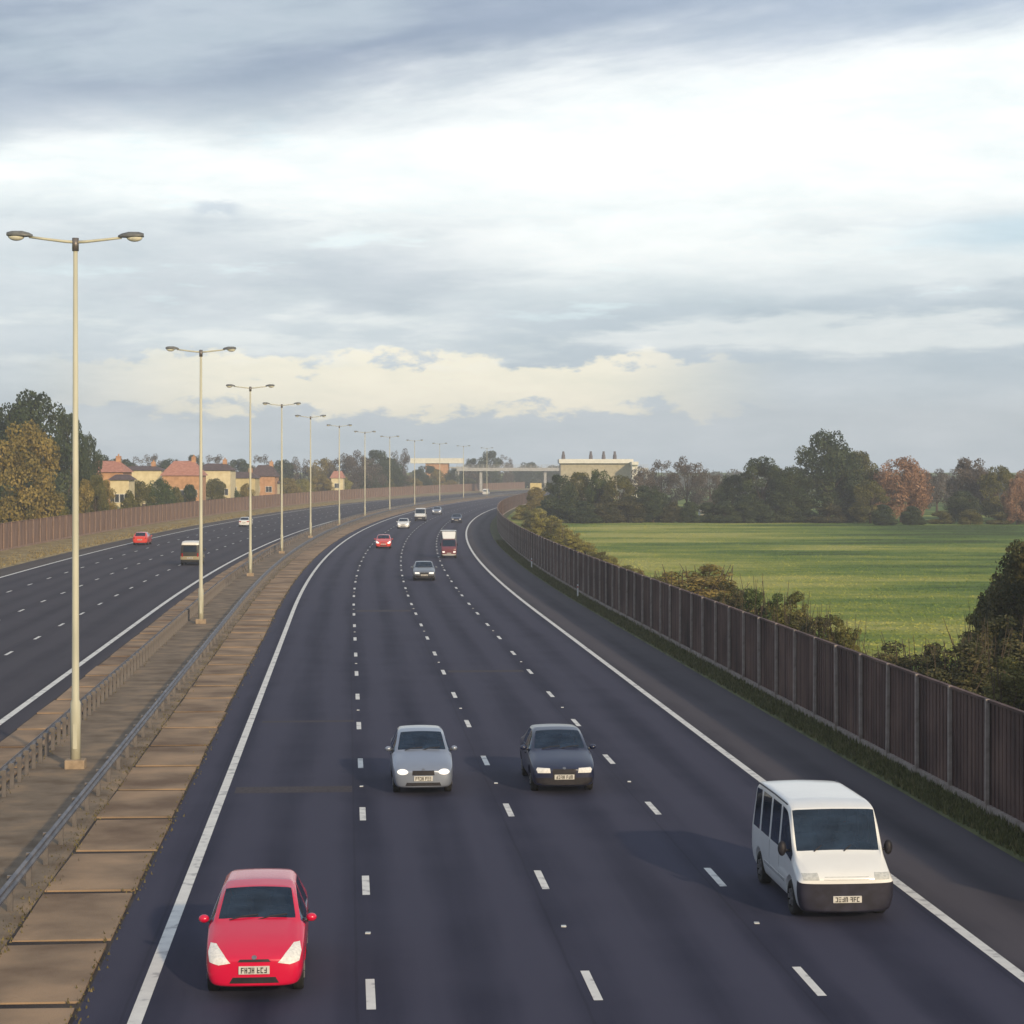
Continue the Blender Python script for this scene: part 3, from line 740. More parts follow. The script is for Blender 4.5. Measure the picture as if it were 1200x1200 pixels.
# white minibus
def minibus(name,paintm,bump,h=1.0):
    Ln=4.6; hl=Ln/2
    st=[(0,.20,.66,.76,.45,.74,.70,.68,.75,.50,.78,.79),(.07,.16,.80,.87,.45,.86,.72,.79,.80,.62,.84,.85),
    (.18,.16,.84,.89,.52,.875,.74,.81,.87,.66,.92,.94),
    (.74,.20,.84,.885,.6,.865,.98,.84,1.10,.78,1.15,1.175),
    (1.16,.20,.84,.89,.6,.87,1.05,.81,1.78,.775,1.86,1.88),
    (1.40,.20,.84,.89,.6,.87,1.06,.80,1.83,.76,1.925,1.95),
    (1.72,.20,.84,.89,.6,.87,1.06,.80,1.85,.755,1.95,1.98),(1.84,.20,.84,.89,.6,.87,1.06,.80,1.85,.755,1.95,1.98),
    (2.62,.20,.84,.89,.6,.87,1.06,.80,1.85,.755,1.955,1.99),(2.74,.20,.84,.89,.6,.87,1.06,.80,1.85,.755,1.955,1.99),
    (3.55,.20,.84,.89,.6,.87,1.06,.80,1.85,.755,1.955,1.99),(3.67,.20,.84,.89,.6,.87,1.06,.80,1.85,.755,1.955,1.99),
    (4.30,.22,.84,.89,.6,.87,1.06,.78,1.81,.72,1.92,1.965),(4.50,.24,.83,.88,.6,.86,1.05,.76,1.77,.68,1.86,1.89),
    (4.60,.30,.76,.82,.6,.82,1.05,.70,1.65,.6,1.72,1.73)]
    def po(i,k,s):
        if i==3 and k==6: return 'windscreen'
        if k==4 and i in (3,4,5): return 'side_window|0%d'%s
        if k==4 and i==7: return 'side_window|1%d'%s
        if k==4 and i==9: return 'side_window|2%d'%s
        if k==4 and i==11: return 'side_window|3%d'%s
        if i in (-1,0,1) and k in (0,1,2,3): return 'bumper'
        return 'body'
    g=empty(name); mm=dict(GL); mm['bumper']=bump
    res,names=loft(st,po,hl,{4:.6,5:.6,6:.85},[(.80,.32,.39),(3.7,.32,.39)])
    bvh=split(res,names,mm,g,paintm)
    wheels(g,[.80-hl,3.7-hl],.32,.2,.76)
    mirrors(g,.93,.95-hl,1.18,M['black'],.08,.14); cabin(g,hl,.85,4.2,(1.75,2.6,3.4),1.0,.72,1.32)
    patch('headlight',bvh,[(.50,.765),(.78,.765),(.80,.87),(.52,.88)],M['lens_grey'],g,'front',.012,hl=hl,mirror=True)
    patch('grille',bvh,[(-.42,.765),(.42,.765),(.40,.82),(-.40,.82)],M['lens_grey'],g,'front',.006,hl=hl)
    patch('rear_window',bvh,[(-.6,1.1),(.6,1.1),(.56,1.6),(-.56,1.6)],M['glass'],g,'rear',.006,hl=hl)
    patch('tail_light',bvh,[(.62,.72),(.74,.72),(.74,1.02),(.64,1.02)],M['tail'],g,'rear',.01,hl=hl,mirror=True)
    plate(g,bvh,.42,hl); plate(g,bvh,.62,hl,'rear')
    # roof gutters and door seams, wiper arms
    bm=bmesh.new()
    for s in (1,-1): tube(bm,[(s*.785,1.45-hl,1.905),(s*.785,2.6-hl,1.925),(s*.785,4.25-hl,1.91)],[.014]*3,6)
    obj('roof_gutter',bm,M['navy_plastic'],g)
    for s,ax in ((1,'right'),(-1,'left')):
        for y in (1.78,2.68):
            patch('door_seam',bvh,[(y-hl-.006,.35),(y-hl+.006,.35),(y-hl+.006,1.04),(y-hl-.006,1.04)],M['black'],g,ax,.002,.01,cell=.2)
        patch('rubbing_strip',bvh,[(1.3-hl,.50),(3.2-hl,.50),(3.2-hl,.56),(1.3-hl,.56)],M['lens_grey'],g,ax,.006,.02,cell=.2)
    bm=bmesh.new()
    for x in (-.45,.1):
        tube(bm,[(x,.70-hl,1.16),(x+.25,.86-hl,1.30),(x+.5,.9-hl,1.345)],[.012]*3,6)
    obj('wiper',bm,M['black'],g)
    return g
bus=minibus('minibus',M['white'],M['navy_plastic']); place(bus,38.7+2.42,12.66); bus.scale=(1.05,1.05,1.05)
tag(bus,'white minibus with a dark bumper and blue-black windows in the lane beside the hard shoulder','minibus')
c=copy_tree(bus); place(c,351,6.0); tag(c,'tiny white van beyond the small white car near the bend','van',GN)
tw,nt_,b_=newmat('two_tone_paint'); tc_=N(nt_,'ShaderNodeTexCoord'); sp_=N(nt_,'ShaderNodeSeparateXYZ'); cr_=N(nt_,'ShaderNodeValToRGB'); cr_.color_ramp.interpolation='CONSTANT'
dv=N(nt_,'ShaderNodeMath',operation='MULTIPLY'); dv.inputs[1].default_value=.5
nt_.links.new(tc_.outputs['Object'],sp_.inputs[0]); nt_.links.new(sp_.outputs[2],dv.inputs[0]); nt_.links.new(dv.outputs[0],cr_.inputs[0]); nt_.links.new(cr_.outputs[0],b_.inputs['Base Color']); b_.inputs['Roughness'].default_value=.35
cr_.color_ramp.elements[0].color=(.02,.02,.02,1); cr_.color_ramp.elements[1].position=.24; cr_.color_ramp.elements[1].color=(.30,.26,.16,1)
e_=cr_.color_ramp.elements.new(.38); e_.color=(.03,.028,.022,1); e_=cr_.color_ramp.elements.new(.84); e_.color=(.75,.74,.68,1)
c=copy_tree(bus); place(c,190,-11.4,True); c.scale=(1.0,1.0,1.08); repaint(c,tw); tag(c,'dark van with a white roof and tan lower panels behind the second lamp post','van',GF)
c=copy_tree(bus); place(c,700,-12,True); tag(c,'minute white van farthest off on the far carriageway','van',GF)

# small red lorry with white wind deflector and box body
def lorry():
    g=empty('box_lorry'); Ln=5.6; hl=Ln/2
    st=[(0,.3,.7,.84,.5,.84,.8,.82,.95,.7,1.02,1.03),(.1,.28,.88,.93,.5,.93,.9,.9,1.05,.8,1.12,1.14),(.35,.28,.9,.95,.6,.94,1.1,.92,1.22,.85,1.27,1.29),
    (.7,.28,.9,.95,.6,.94,1.2,.88,1.92,.83,2.0,2.03),(1.0,.28,.9,.95,.6,.94,1.2,.87,1.97,.82,2.07,2.1),(1.7,.28,.9,.95,.6,.94,1.2,.87,1.97,.82,2.07,2.1),(1.8,.28,.9,.94,.6,.93,1.2,.86,1.95,.8,2.03,2.06)]
    def po(i,k,s):
        if i==2 and k==6: return 'windscreen'
        if k==4 and i in (2,3,4): return 'side_window|%d'%s
        return 'body'
    res,names=loft(st,po,hl,{4:.4,5:.3},[(.85,.38,.46)])
    bvh=split(res,names,GL,g,M['maroon'])
    patch('headlight',bvh,[(.5,.62),(.8,.62),(.82,.78),(.52,.78)],M['headlit'],g,'front',.01,hl=hl,mirror=True)
    patch('bumper',bvh,[(-.85,.32),(.85,.32),(.85,.46),(-.85,.46)],M['lens_grey'],g,'front',.02,hl=hl)
    plate(g,bvh,.55,hl)
    bm=bmesh.new(); bbox(bm,-.98,.98,1.95-hl,5.6-hl,.75,2.95,.04); obj('cargo_box',bm,M['grey'],g)
    bm=bmesh.new(); bbox(bm,-.4,.4,1.6-hl,5.5-hl,.45,.745,.01); obj('chassis',bm,M['black'],g)
    # sloping deflector
    bm=bmesh.new()
    v=[bm.verts.new(p) for p in [(-.72,.95-hl,2.10),(.72,.95-hl,2.10),(.86,1.85-hl,2.9),(-.86,1.85-hl,2.9),(-.8,1.9-hl,2.08),(.8,1.9-hl,2.08)]]
    for f in ((0,1,2,3),(1,5,2),(0,3,4),(3,2,5,4),(0,4,5,1)): bm.faces.new([v[i] for i in f])
    bmesh.ops.bevel(bm,geom=bm.edges[:],offset=.05,segments=2,affect='EDGES')
    obj('wind_deflector',bm,M['white'],g)
    cabin(g,hl,.55,1.75,(1.45,),1.05,.75,1.4)
    wheels(g,[.85-hl,4.5-hl],.38,.24,.8); mirrors(g,.98,.75-hl,1.5,M['black'],.06,.18)
    return g
lo=lorry(); place(lo,201+2.8,11.9); lo.scale=(.78,.8,.88); tag(lo,'small maroon lorry with a white roof deflector and grey box body','lorry')

# marker posts on the verge
for x,y,lab in ((632,668,'small white marker post by the dark fence, farther of the two'),(660,703,'small white marker post by the dark fence, nearer of the two')):
    Y=21090/(y-550); g=empty('marker_post',P(Y,18.4)); bm=bmesh.new(); bbox(bm,-.05,.05,-.03,.03,0,.95,.01); obj('shaft',bm,M['white'],g)
    bm=bmesh.new(); bbox(bm,-.035,.035,-.036,-.031,.72,.84); obj('reflector',bm,M['tail'],g)
    tag(g,lab,'marker post','white marker posts on the verge')

# ------------------------------------------------------------------ trees and shrubs
def leafcloud(lumps,n,size,seed,sparse=0.):
    rnd=random.Random(seed); vs=[];fs=[]
    tot=sum(l[3]**2 for l in lumps)
    for (cx,cy,cz,r) in lumps:
        for _ in range(int(n*r*r/tot)):
            d=Vector((rnd.gauss(0,1),rnd.gauss(0,1),rnd.gauss(0,1))).normalized()
            rr=r*(rnd.uniform(.55,1.0)**.5)*(1+rnd.gauss(0,.07))
            p=Vector((cx,cy,cz))+Vector((d.x,d.y,d.z*.85))*rr
            if p.z<.01: p.z=abs(p.z)+.005
            nn=(d+Vector((rnd.gauss(0,.6),rnd.gauss(0,.6),rnd.gauss(0,.6)))).normalized()
            a=nn.orthogonal().normalized(); a.rotate(Matrix.Rotation(rnd.uniform(0,6.28),3,nn)); b=nn.cross(a)
            s=size*rnd.uniform(.5,1.3); t=s*rnd.uniform(.5,.9); k=len(vs)
            vs+=[p-a*s*.5,p+b*t*.5,p+a*s*.5,p-b*t*.5]; fs.append((k,k+1,k+2,k+3))
    return vs,fs
def unit_tree(seed,shape):
    rnd=random.Random(seed); L=[]; 
    if shape=='round': n,bot,rr=60,.04,(.085,.155)
    elif shape=='tall': n,bot,rr=46,.05,(.10,.15)
    elif shape=='loose': n,bot,rr=46,.08,(.07,.13)
    elif shape=='scruff': n,bot,rr=70,.0,(.06,.13)
    else: n,bot,rr=26,.0,(.12,.22)
    for i in range(n):
        z=rnd.uniform(bot+.08,.93); t=(z-bot)/(1-bot)
        if shape=='bush': w=.42*math.sqrt(max(0,1-t**2))
        elif shape=='scruff': z=z*rnd.uniform(.6,1)+.02; w=.5*(1-.55*t)
        else: w=.46*(math.sin(math.pi*min(1,max(0,t*.86+.14)))**.55)
        r=rnd.uniform(*rr)*(1 if t<.75 else .75)
        a=rnd.uniform(0,6.283); q=max(0,w-r*.8)*rnd.uniform(.35,1)**.6
        L.append((q*math.cos(a),q*math.sin(a),min(z,1-r*.8),r))
    vs,fs=leafcloud(L,{'round':16000,'tall':12000,'loose':8000,'bush':12000,'scruff':15000}[shape],{'round':.030,'tall':.032,'loose':.026,'bush':.042,'scruff':.030}[shape],seed)
    me=bpy.data.meshes.new('crown'); me.from_pydata(vs,[],fs); me.materials.append(M['dark']); 
    bm=bmesh.new(); top=.62
    tube(bm,[(0,0,-.03),(0,0,.02),(.01,0,.2),(-.01,.01,.42),(0,0,top)],[.034,.026,.02,.014,.006],8)
    if shape=='scruff':
        for k in range(34):
            a=rnd.uniform(0,6.28); r_=rnd.uniform(.05,.42); h_=rnd.uniform(.6,1.04)
            tube(bm,[(r_*.3*math.cos(a),r_*.3*math.sin(a),0),(r_*.8*math.cos(a),r_*.8*math.sin(a),h_*.6),(r_*math.cos(a+.2),r_*math.sin(a+.2),h_)],[.008,.005,.002],4)
    for k in range(9 if shape not in('bush','scruff') else 5):
        l=rnd.choice(L); z0=rnd.uniform(.15,.45) if shape not in('bush','scruff') else .03
        tube(bm,[(0,0,z0),(l[0]*.5,l[1]*.5,z0*.4+l[2]*.55),(l[0],l[1],l[2])],[.011,.007,.003],5)
    tm=bpy.data.meshes.new('trunk'); bm.to_mesh(tm); bm.free(); tm.materials.append(M['bark'])
    return me,tm
UT={s:[unit_tree(i*13+hash_ ,s) for i in range(3)] for hash_,s in ((11,'round'),(22,'tall'),(33,'loose'),(44,'bush'),(55,'scruff'))}
def plant(x,ytop,Y,wpx,mat,shape,label,group,name='tree',X=None,H=None,W=None):
    for _ in range(60):      # keep clear of the two fences
        hw=wpx*Y/F*.45; q=PX(x,Y).x
        if q>P(Y,-10).x and q-hw<P(Y,20.2).x: Y+=4
        elif q<P(Y,-10).x and q+hw>P(Y,-34.2).x: Y+=4
        else: break
    p=PX(x,Y,-.12)
    H=H or ZT(ytop,Y)+.12; W=W or wpx*Y/F
    g=empty(name,p,random.uniform(0,6.28),(W,W,H))
    me,tm=random.choice(UT[shape])
    c=link(bpy.data.objects.new('crown',me),g); set_mat(c,M[mat])
    link(bpy.data.objects.new('trunk' if name=='tree' else 'stem',tm),g)
    tag(g,label,'tree' if name=='tree' else 'shrub',group)
    return g
NUM=['first','second','third','fourth','fifth','sixth','seventh','eighth','ninth','tenth','eleventh','twelfth','thirteenth','fourteenth','fifteenth','sixteenth','seventeenth','eighteenth','nineteenth','twentieth','twenty-first','twenty-second','twenty-third','twenty-fourth','twenty-fifth','twenty-sixth','twenty-seventh','twenty-eighth','twenty-ninth','thirtieth']
desc={'dark':'dark green','green':'green','olive':'olive green','brown':'brown and green autumn','rust':'rusty orange','greyb':'grey-brown half-bare','gold':'golden','scrub':'blackish green'}
# trees beyond the meadow, left to right
far=[(656,556,352,50,'dark','round'),(680,553,360,55,'olive','round'),(703,549,356,44,'green','round'),(726,556,352,50,'olive','round'),(752,545,372,60,'greyb','loose'),
(775,538,420,55,'greyb','loose'),(805,533,410,58,'greyb','loose'),(832,548,400,48,'greyb','loose'),(760,568,350,60,'dark','round'),
(858,556,350,52,'dark','round'),(893,534,345,72,'dark','round'),(930,545,343,70,'dark','round'),(968,502,346,100,'dark','round'),
(1008,528,350,60,'olive','round'),(1020,562,338,62,'olive','round'),(1056,534,345,82,'rust','round'),(1098,548,420,60,'greyb','loose'),
(1137,535,370,72,'greyb','round'),(1128,575,345,52,'dark','round'),(1170,545,360,60,'olive','round'),(1192,560,330,44,'rust','round'),
(1215,538,340,70,'rust','round'),(1262,530,335,90,'dark','round'),(1330,520,330,100,'olive','round'),(1410,530,325,100,'dark','round')]
far.sort(key=lambda t:t[0])
for i,(x,yt,Y,w,m,sh) in enumerate(far):
    lab='%s tree beyond the meadow, %s from the left in its line'%(desc[m],NUM[i])
    if x==968: lab='tallest dark green tree standing beyond the meadow'
    if x==1056: lab='broad rusty orange tree right of the tallest dark tree'
    plant(x,yt,Y,w,m,sh,lab,'trees beyond the meadow')
# low dark hedge at the foot of the tree line
x=640; i=0
hedge=[]
while x<1010:
    yt=random.uniform(577,590); w=random.uniform(38,60)
    plant(x,yt,342+random.uniform(-4,4),w,random.choice(['dark','dark','scrub']),'bush','dark hedge shrub beyond the meadow, %s from the left'%NUM[i],'hedge shrubs along the far side of the meadow','shrub'); x+=w*.5; i+=1
x=1035;j=0
while x<1330:
    plant(x,random.uniform(590,600),330+random.uniform(-4,4),40,random.choice(['dark','greyb','olive']),'bush','low shrub under the orange and grey trees, %s from the left'%NUM[j],'hedge shrubs along the far side of the meadow','shrub'); x+=34; j+=1
# shrubs standing just behind the dark fence
near=[(815,668,106,125,'brown','scruff','rounded brown shrub above the middle of the dark fence','shrub'),
(768,674,118,80,'olive','scruff','low olive shrub left of the rounded brown shrub','shrub'),
(893,680,97,74,'green','scruff','green shrub right of the rounded brown shrub','shrub'),
(856,688,100,70,'scrub','scruff','dark shrub tucked between the brown shrub and the green one','shrub'),
(925,700,90,70,'olive','scruff','olive shrub just right of the green shrub behind the fence','shrub'),
(955,712,87,70,'scrub','scruff','dark scruffy shrub at the near edge of the meadow','shrub'),
(988,728,83,60,'olive','scruff','rightmost shrub before the open view over the fence','shrub'),
(1022,758,79,50,'olive','scruff','lowest olive shrub, in the gap where the meadow meets the fence','shrub'),
(1068,745,74,110,'scrub','scruff','leftmost of the big dark brambles by the fence at the right','shrub'),
(1120,742,72,130,'scrub','scruff','dark bramble left of the tall leafy tree at the right edge','shrub'),
(1165,722,74,120,'scrub','scruff','dark bramble under the tall leafy tree at the right edge','shrub'),
(1200,770,64,120,'olive','scruff','olive bramble just behind the fence at the right edge','shrub'),
(1152,696,84,60,'olive','scruff','thin olive shrub left of the tall leafy tree at the right edge','shrub'),
(1205,632,82,120,'scrub','round','tall dark leafy tree at the right edge beside the fence','tree'),
(1185,668,86,80,'olive','round','smaller olive tree in front of the tall leafy tree at the right edge','tree'),
(1290,600,76,140,'scrub','round','dark tree just outside the right edge','tree'),
(1300,700,60,200,'scrub','scruff','dark bramble beyond the right edge','shrub')]
for x,yt,Y,w,m,sh,lab,nm in near: plant(x,yt-(7 if x<1000 else 0),Y,w*1.3,m,sh,lab,'shrubs behind the dark fence' if nm=='shrub' else None,nm)
# golden scrub where the fence bends away
gs=[(604,586,470,22,'rust','round'),(614,580,430,26,'gold','round'),(629,570,400,28,'brown','round'),(640,580,380,26,'brown','round'),(612,592,360,26,'gold','bush'),
(630,596,330,34,'gold','bush'),(645,604,300,36,'gold','bush'),(622,608,290,28,'olive','bush'),(634,602,262,34,'gold','scruff'),(648,607,250,34,'olive','scruff'),(660,615,238,34,'gold','scruff'),(672,622,222,32,'gold','scruff'),(686,631,205,32,'gold','scruff'),(702,643,190,30,'olive','scruff'),(716,651,180,30,'gold','scruff'),(732,661,168,30,'olive','scruff'),(746,666,160,34,'brown','scruff')]
for i,(x,yt,Y,w,m,sh) in enumerate(gs):
    plant(x,yt,Y,w*1.25,m,sh,'%s bush by the bend of the dark fence, %s towards the camera'%(desc[m],NUM[i]),'golden scrub behind the bend of the fence','shrub')
# far left trees
lt=[(28,492,243,112,'brown','round','large brown and green autumn tree at the left edge above the reddish fence'),
(-42,480,238,100,'brown','round','autumn tree cut off by the left edge'),
(60,560,232,60,'olive','bush','low olive bush at the foot of the large autumn tree'),
(40,455,300,116,'dark','round','tallest dark tree behind the autumn tree at the left edge'),
(-4,468,305,90,'dark','round','dark tree behind the autumn tree, left of the tallest one'),
(80,484,310,70,'dark','round','dark tree peeping out to the right of the autumn tree'),
(104,506,318,44,'dark','round','small dark tree standing left of the first house'),
(-120,470,235,110,'dark','round','tree outside the left edge'),(-190,480,230,110,'brown','round','second tree outside the left edge')]
for x,yt,Y,w,m,sh,lab in lt: plant(x,yt,Y,w,m,sh,lab,'trees at the left edge')
# gardens behind the left fence
gd=[(112,556,262,40,'olive','round'),(100,562,262,36,'brown','bush'),(122,562,275,36,'brown','round'),(150,574,290,34,'olive','bush'),(163,562,300,44,'olive','round'),(186,560,300,48,'green','round'),(205,570,300,34,'olive','bush'),
(222,568,320,34,'dark','bush'),(250,560,335,46,'olive','round'),(268,566,350,30,'green','round'),(290,566,365,30,'brown','bush'),(312,570,380,34,'olive','bush'),(338,560,400,36,'brown','round'),(325,562,520,34,'olive','round'),
(354,560,410,34,'gold','round'),(375,556,420,38,'brown','round'),(400,558,450,36,'gold','round'),(424,552,560,44,'dark','round'),(446,556,600,42,'olive','round'),(466,554,600,40,'dark','round'),(484,560,660,30,'brown','round'),(528,562,700,24,'brown','round'),(548,560,720,30,'olive','round'),(508,560,700,22,'olive','round'),(498,557,700,22,'dark','round')]
for i,(x,yt,Y,w,m,sh) in enumerate(gd):
    plant(x,yt,Y,w,m,sh,'%s garden shrub behind the reddish fence, %s from the left'%(desc[m],NUM[i]),'garden shrubs behind the reddish fence','shrub')
# distant tree skyline, left of centre
sk=[(118,532,430,46,'dark'),(140,536,520,50,'dark'),(165,534,560,40,'greyb'),(178,531,600,34,'greyb'),(200,537,600,44,'dark'),(228,533,620,34,'dark'),(252,532,620,40,'greyb'),(280,537,640,44,'dark'),
(306,532,640,34,'greyb'),(330,538,650,44,'dark'),(352,534,650,36,'greyb'),(378,536,640,40,'brown'),(402,530,620,44,'greyb'),(418,526,600,44,'greyb'),(442,527,600,44,'dark'),(469,524,640,34,'greyb'),(455,536,620,40,'dark'),(433,536,610,40,'greyb'),(512,549,640,20,'brown'),(532,550,680,30,'dark'),(552,548,700,30,'greyb'),(500,545,800,40,'dark'),
(574,528,860,34,'dark'),(592,532,880,24,'greyb'),(553,537,880,26,'dark'),(620,541,900,40,'dark'),(650,545,900,40,'dark'),(640,548,760,34,'dark')]
sk.sort(key=lambda t:t[0])
for i,(x,yt,Y,w,m) in enumerate(sk):
    plant(x,yt,Y,w*1.15,m,'round' if m!='greyb' else 'loose','distant %s tree on the skyline, %s from the left'%(desc[m],NUM[i]),'distant skyline trees left of the bridge')
# far woods behind everything
vs=[];fs=[]
rnd=random.Random(5)
Lp=[]
for i in range(420):
    X=-420+i*2.35; Y=980+rnd.uniform(-30,60); Lp.append((X,Y,rnd.uniform(1.5,5.5),rnd.uniform(2.8,4.6)))
for i in range(150):
    X=60+i*2.6; Y=560+rnd.uniform(-25,40); Lp.append((X,Y,rnd.uniform(1.5,5.0),rnd.uniform(2.6,4.4)))
v,f=leafcloud(Lp,60000,1.4,9)
o=from_data('far_woodland',v,f,leaf_mat('far_wood_leaves',(.03,.04,.028),(.06,.065,.04),(.12,.11,.07))); tag(o,'low dark mass of woodland along the horizon','woodland',kind='stuff')

# ------------------------------------------------------------------ buildings
def brickish(n,a,b): return noise_mat(n,a,b,1.2,.9,6,bump=.2,bscale=8)
MB={'cream':brickish('cream_render',(.60,.52,.32),(.72,.64,.42)),'orange':brickish('orange_brick',(.40,.22,.12),(.55,.32,.18)),
'pink_tile':noise_mat('pink_roof_tiles',(.36,.16,.12),(.50,.25,.19),2,.85,5,bump=.3,stretch=(1,1,4)),'dark_tile':noise_mat('dark_roof_tiles',(.08,.06,.06),(.14,.10,.10),2,.85,5,bump=.3),
'winframe':brickish('window_frame_white',(.6,.6,.58),(.7,.7,.68)),'pane':noise_mat('window_pane',(.03,.04,.05),(.06,.07,.09),1,.08),
'white':brickish('white_cladding',(.66,.66,.6),(.76,.76,.7)),'blue':brickish('blue_cladding',(.10,.14,.20),(.15,.2,.27)),'beige':brickish('beige_wall',(.36,.33,.24),(.46,.42,.31)),
'conc':brickish('bridge_concrete',(.33,.34,.34),(.44,.45,.45)),'stack':brickish('stack_metal',(.10,.09,.10),(.15,.14,.15)),'yellow':brickish('yellow_wall',(.5,.42,.22),(.6,.5,.28))}
def window(parent,x,z,w,h,yf):
    bm=bmesh.new()
    for a,b_,c,d in ((-w/2-.08,-w/2,-h/2-.08,h/2+.08),(w/2,w/2+.08,-h/2-.08,h/2+.08),(-w/2,w/2,h/2,h/2+.08),(-w/2,w/2,-h/2-.08,-h/2),(-.03,.03,-h/2,h/2)):
        bbox(bm,x+a,x+b_,yf-.06,yf+.05,z+c,z+d)
    wn=obj('window',bm,MB['winframe'],parent)
    bm=bmesh.new(); bbox(bm,x-w/2,x+w/2,yf-.025,yf+.045,z-h/2,z+h/2); obj('pane',bm,MB['pane'],wn)
def house(x,Y,wpx,yeave,ytop,wall,roofm,label,depth=8,rz=0,hip=True,cols=3,chim=True):
    while PX(x,Y).x+wpx*Y/F*.5>P(Y,-35).x: Y+=5
    p=PX(x,Y,-.12); w=wpx*Y/F; he=ZT(yeave,Y)+.12; ht=ZT(ytop,Y)+.12
    g=empty('house',p,rz); bm=bmesh.new(); bbox(bm,-w/2,w/2,0,depth,0,he); obj('wall',bm,MB[wall],g)
    bm=bmesh.new(); e=.4; ins=(w*.28 if hip else 0)
    v=[bm.verts.new(q) for q in [(-w/2-e,-e,he-.05),(w/2+e,-e,he-.05),(w/2+e,depth+e,he-.05),(-w/2-e,depth+e,he-.05),(-w/2-e+ins,depth/2,ht),(w/2+e-ins,depth/2,ht)]]
    for f in ((0,1,5,4),(1,2,5),(2,3,4,5),(3,0,4),(3,2,1,0)): bm.faces.new([v[k] for k in f])
    rf=obj('roof',bm,MB[roofm],g)
    if chim:
        bm=bmesh.new(); bbox(bm,w*.2,w*.2+.8,depth*.5-.4,depth*.5+.4,ht-1.0,ht+.8,.03); tube(bm,[(w*.2+.4,depth*.5,ht+.8),(w*.2+.4,depth*.5,ht+1.15)],[.14,.11],8); obj('chimney',bm,MB['orange'],rf)
    for r,z in enumerate((1.6,4.2)):
        if z+1>he: break
        for k in range(cols):
            xx=-w/2+w*(k+.5)/cols
            if r==0 and k==cols//2:
                bm=bmesh.new(); bbox(bm,xx-.5,xx+.5,-.05,.05,0,2.1,.01); d=obj('door',bm,MB['dark_tile'],g)
                bm=bmesh.new(); bbox(bm,xx+.32,xx+.4,-.09,-.05,1.0,1.12); obj('handle',bm,M['rim'],d)
            else: window(g,xx,z,1.3,1.2,-.0)
    tag(g,label,'house','houses behind the reddish fence'); return g
house(122,345,44,553,540,'orange','pink_tile','red-roofed brick house nearest the trees at the left')
house(140,325,22,562,556,'cream','dark_tile','small cream house with a porch in front of the long cream one',5,cols=2,chim=False)
house(163,400,52,551,546,'cream','dark_tile','long cream house between two pink roofs',cols=4)
house(212,390,44,557,540,'orange','pink_tile','house with the brightest pink hipped roof, left of the second lamp post',cols=3)
house(250,410,40,551,543,'cream','dark_tile','cream house just right of the second lamp post',cols=3)
house(282,450,34,560,553,'yellow','dark_tile','yellowish house just left of the third lamp post',cols=2)
house(308,470,28,558,545,'orange','dark_tile','dark-roofed orange house right of the third lamp post',cols=2)
house(318,455,14,566,561,'cream','dark_tile','very small cream house beside the dark-roofed orange one',5,cols=1,chim=False)
house(395,520,14,560,552,'cream','pink_tile','narrow pale house behind the sixth lamp post',5,cols=1,chim=False)
0 and house(348,500,20,562,552,'yellow','pink_tile','yellow house behind the fifth lamp post',6,cols=2,chim=False)
# white-roofed brick building
def hall(x0,x1,Y,ytop,ybot,wall,roofm,name,label,cat,depth=14,cols=5,roof_over=1.0,z0=None):
    X0,X1=(x0-600)*Y/F,(x1-600)*Y/F; zt=ZT(ytop,Y); zb=ZT(ybot,Y); c=(X0+X1)/2; w=X1-X0
    g=empty(name,(c,Y,-.12)); bm=bmesh.new(); bbox(bm,-w/2+roof_over,w/2-roof_over,0,depth,0,zb+.11); obj('wall',bm,MB[wall],g)
    bm=bmesh.new(); bbox(bm,-w/2,w/2,-1.2,depth+1,zb+.12,zt+.12,.06); obj('roof',bm,MB[roofm],g)
    for r in range(int(zb//3.2)):
        for k in range(cols):
            xx=-w/2+roof_over+(w-2*roof_over)*(k+.5)/cols; window(g,xx,1.8+3.2*r,(w-2*roof_over)/cols*.42,1.0,0)
    tag(g,label,cat); return g
hall(481,543,840,537,543,'orange','white','flat_roof_building','orange-walled building under a broad bright white flat roof','building',roof_over=6.0,cols=0)
hall(526,560,880,547,549,'blue','conc','blue_building','low blue-grey building right of the white-roofed one','building',cols=0)
pass
b=hall(655,742,620,538,543,'beige','white','works_building','long beige works building with dark stacks on its pale roof','building',depth=18,cols=0,roof_over=.5)
for x in (660,692,707,720):
    Y=628; bm=bmesh.new(); X=(x-600)*Y/F-b.location.x; z1=ZT(529,Y)+.12; z0=ZT(538,Y)+.1
    tube(bm,[(X,6,z0),(X,6,z0+(z1-z0)*.55),(X,6,z0+(z1-z0)*.6),(X,6,z1)],[.6,.5,.4,.3],10); obj('stack',bm,MB['stack'],b)
hall(740,748,612,541,545,'white','white','flat_roof_annex','tiny white annex at the right end of the works building','building',depth=6,cols=1,roof_over=.2)
hall(683,698,560,561,562,'white','white','shed','small white shed in front of the works building','shed',depth=5,cols=1,roof_over=.1)
hall(820,838,349,598,600,'white','conc','shed','low pale shed under the trees beyond the meadow','shed',depth=4,cols=1,roof_over=.1)
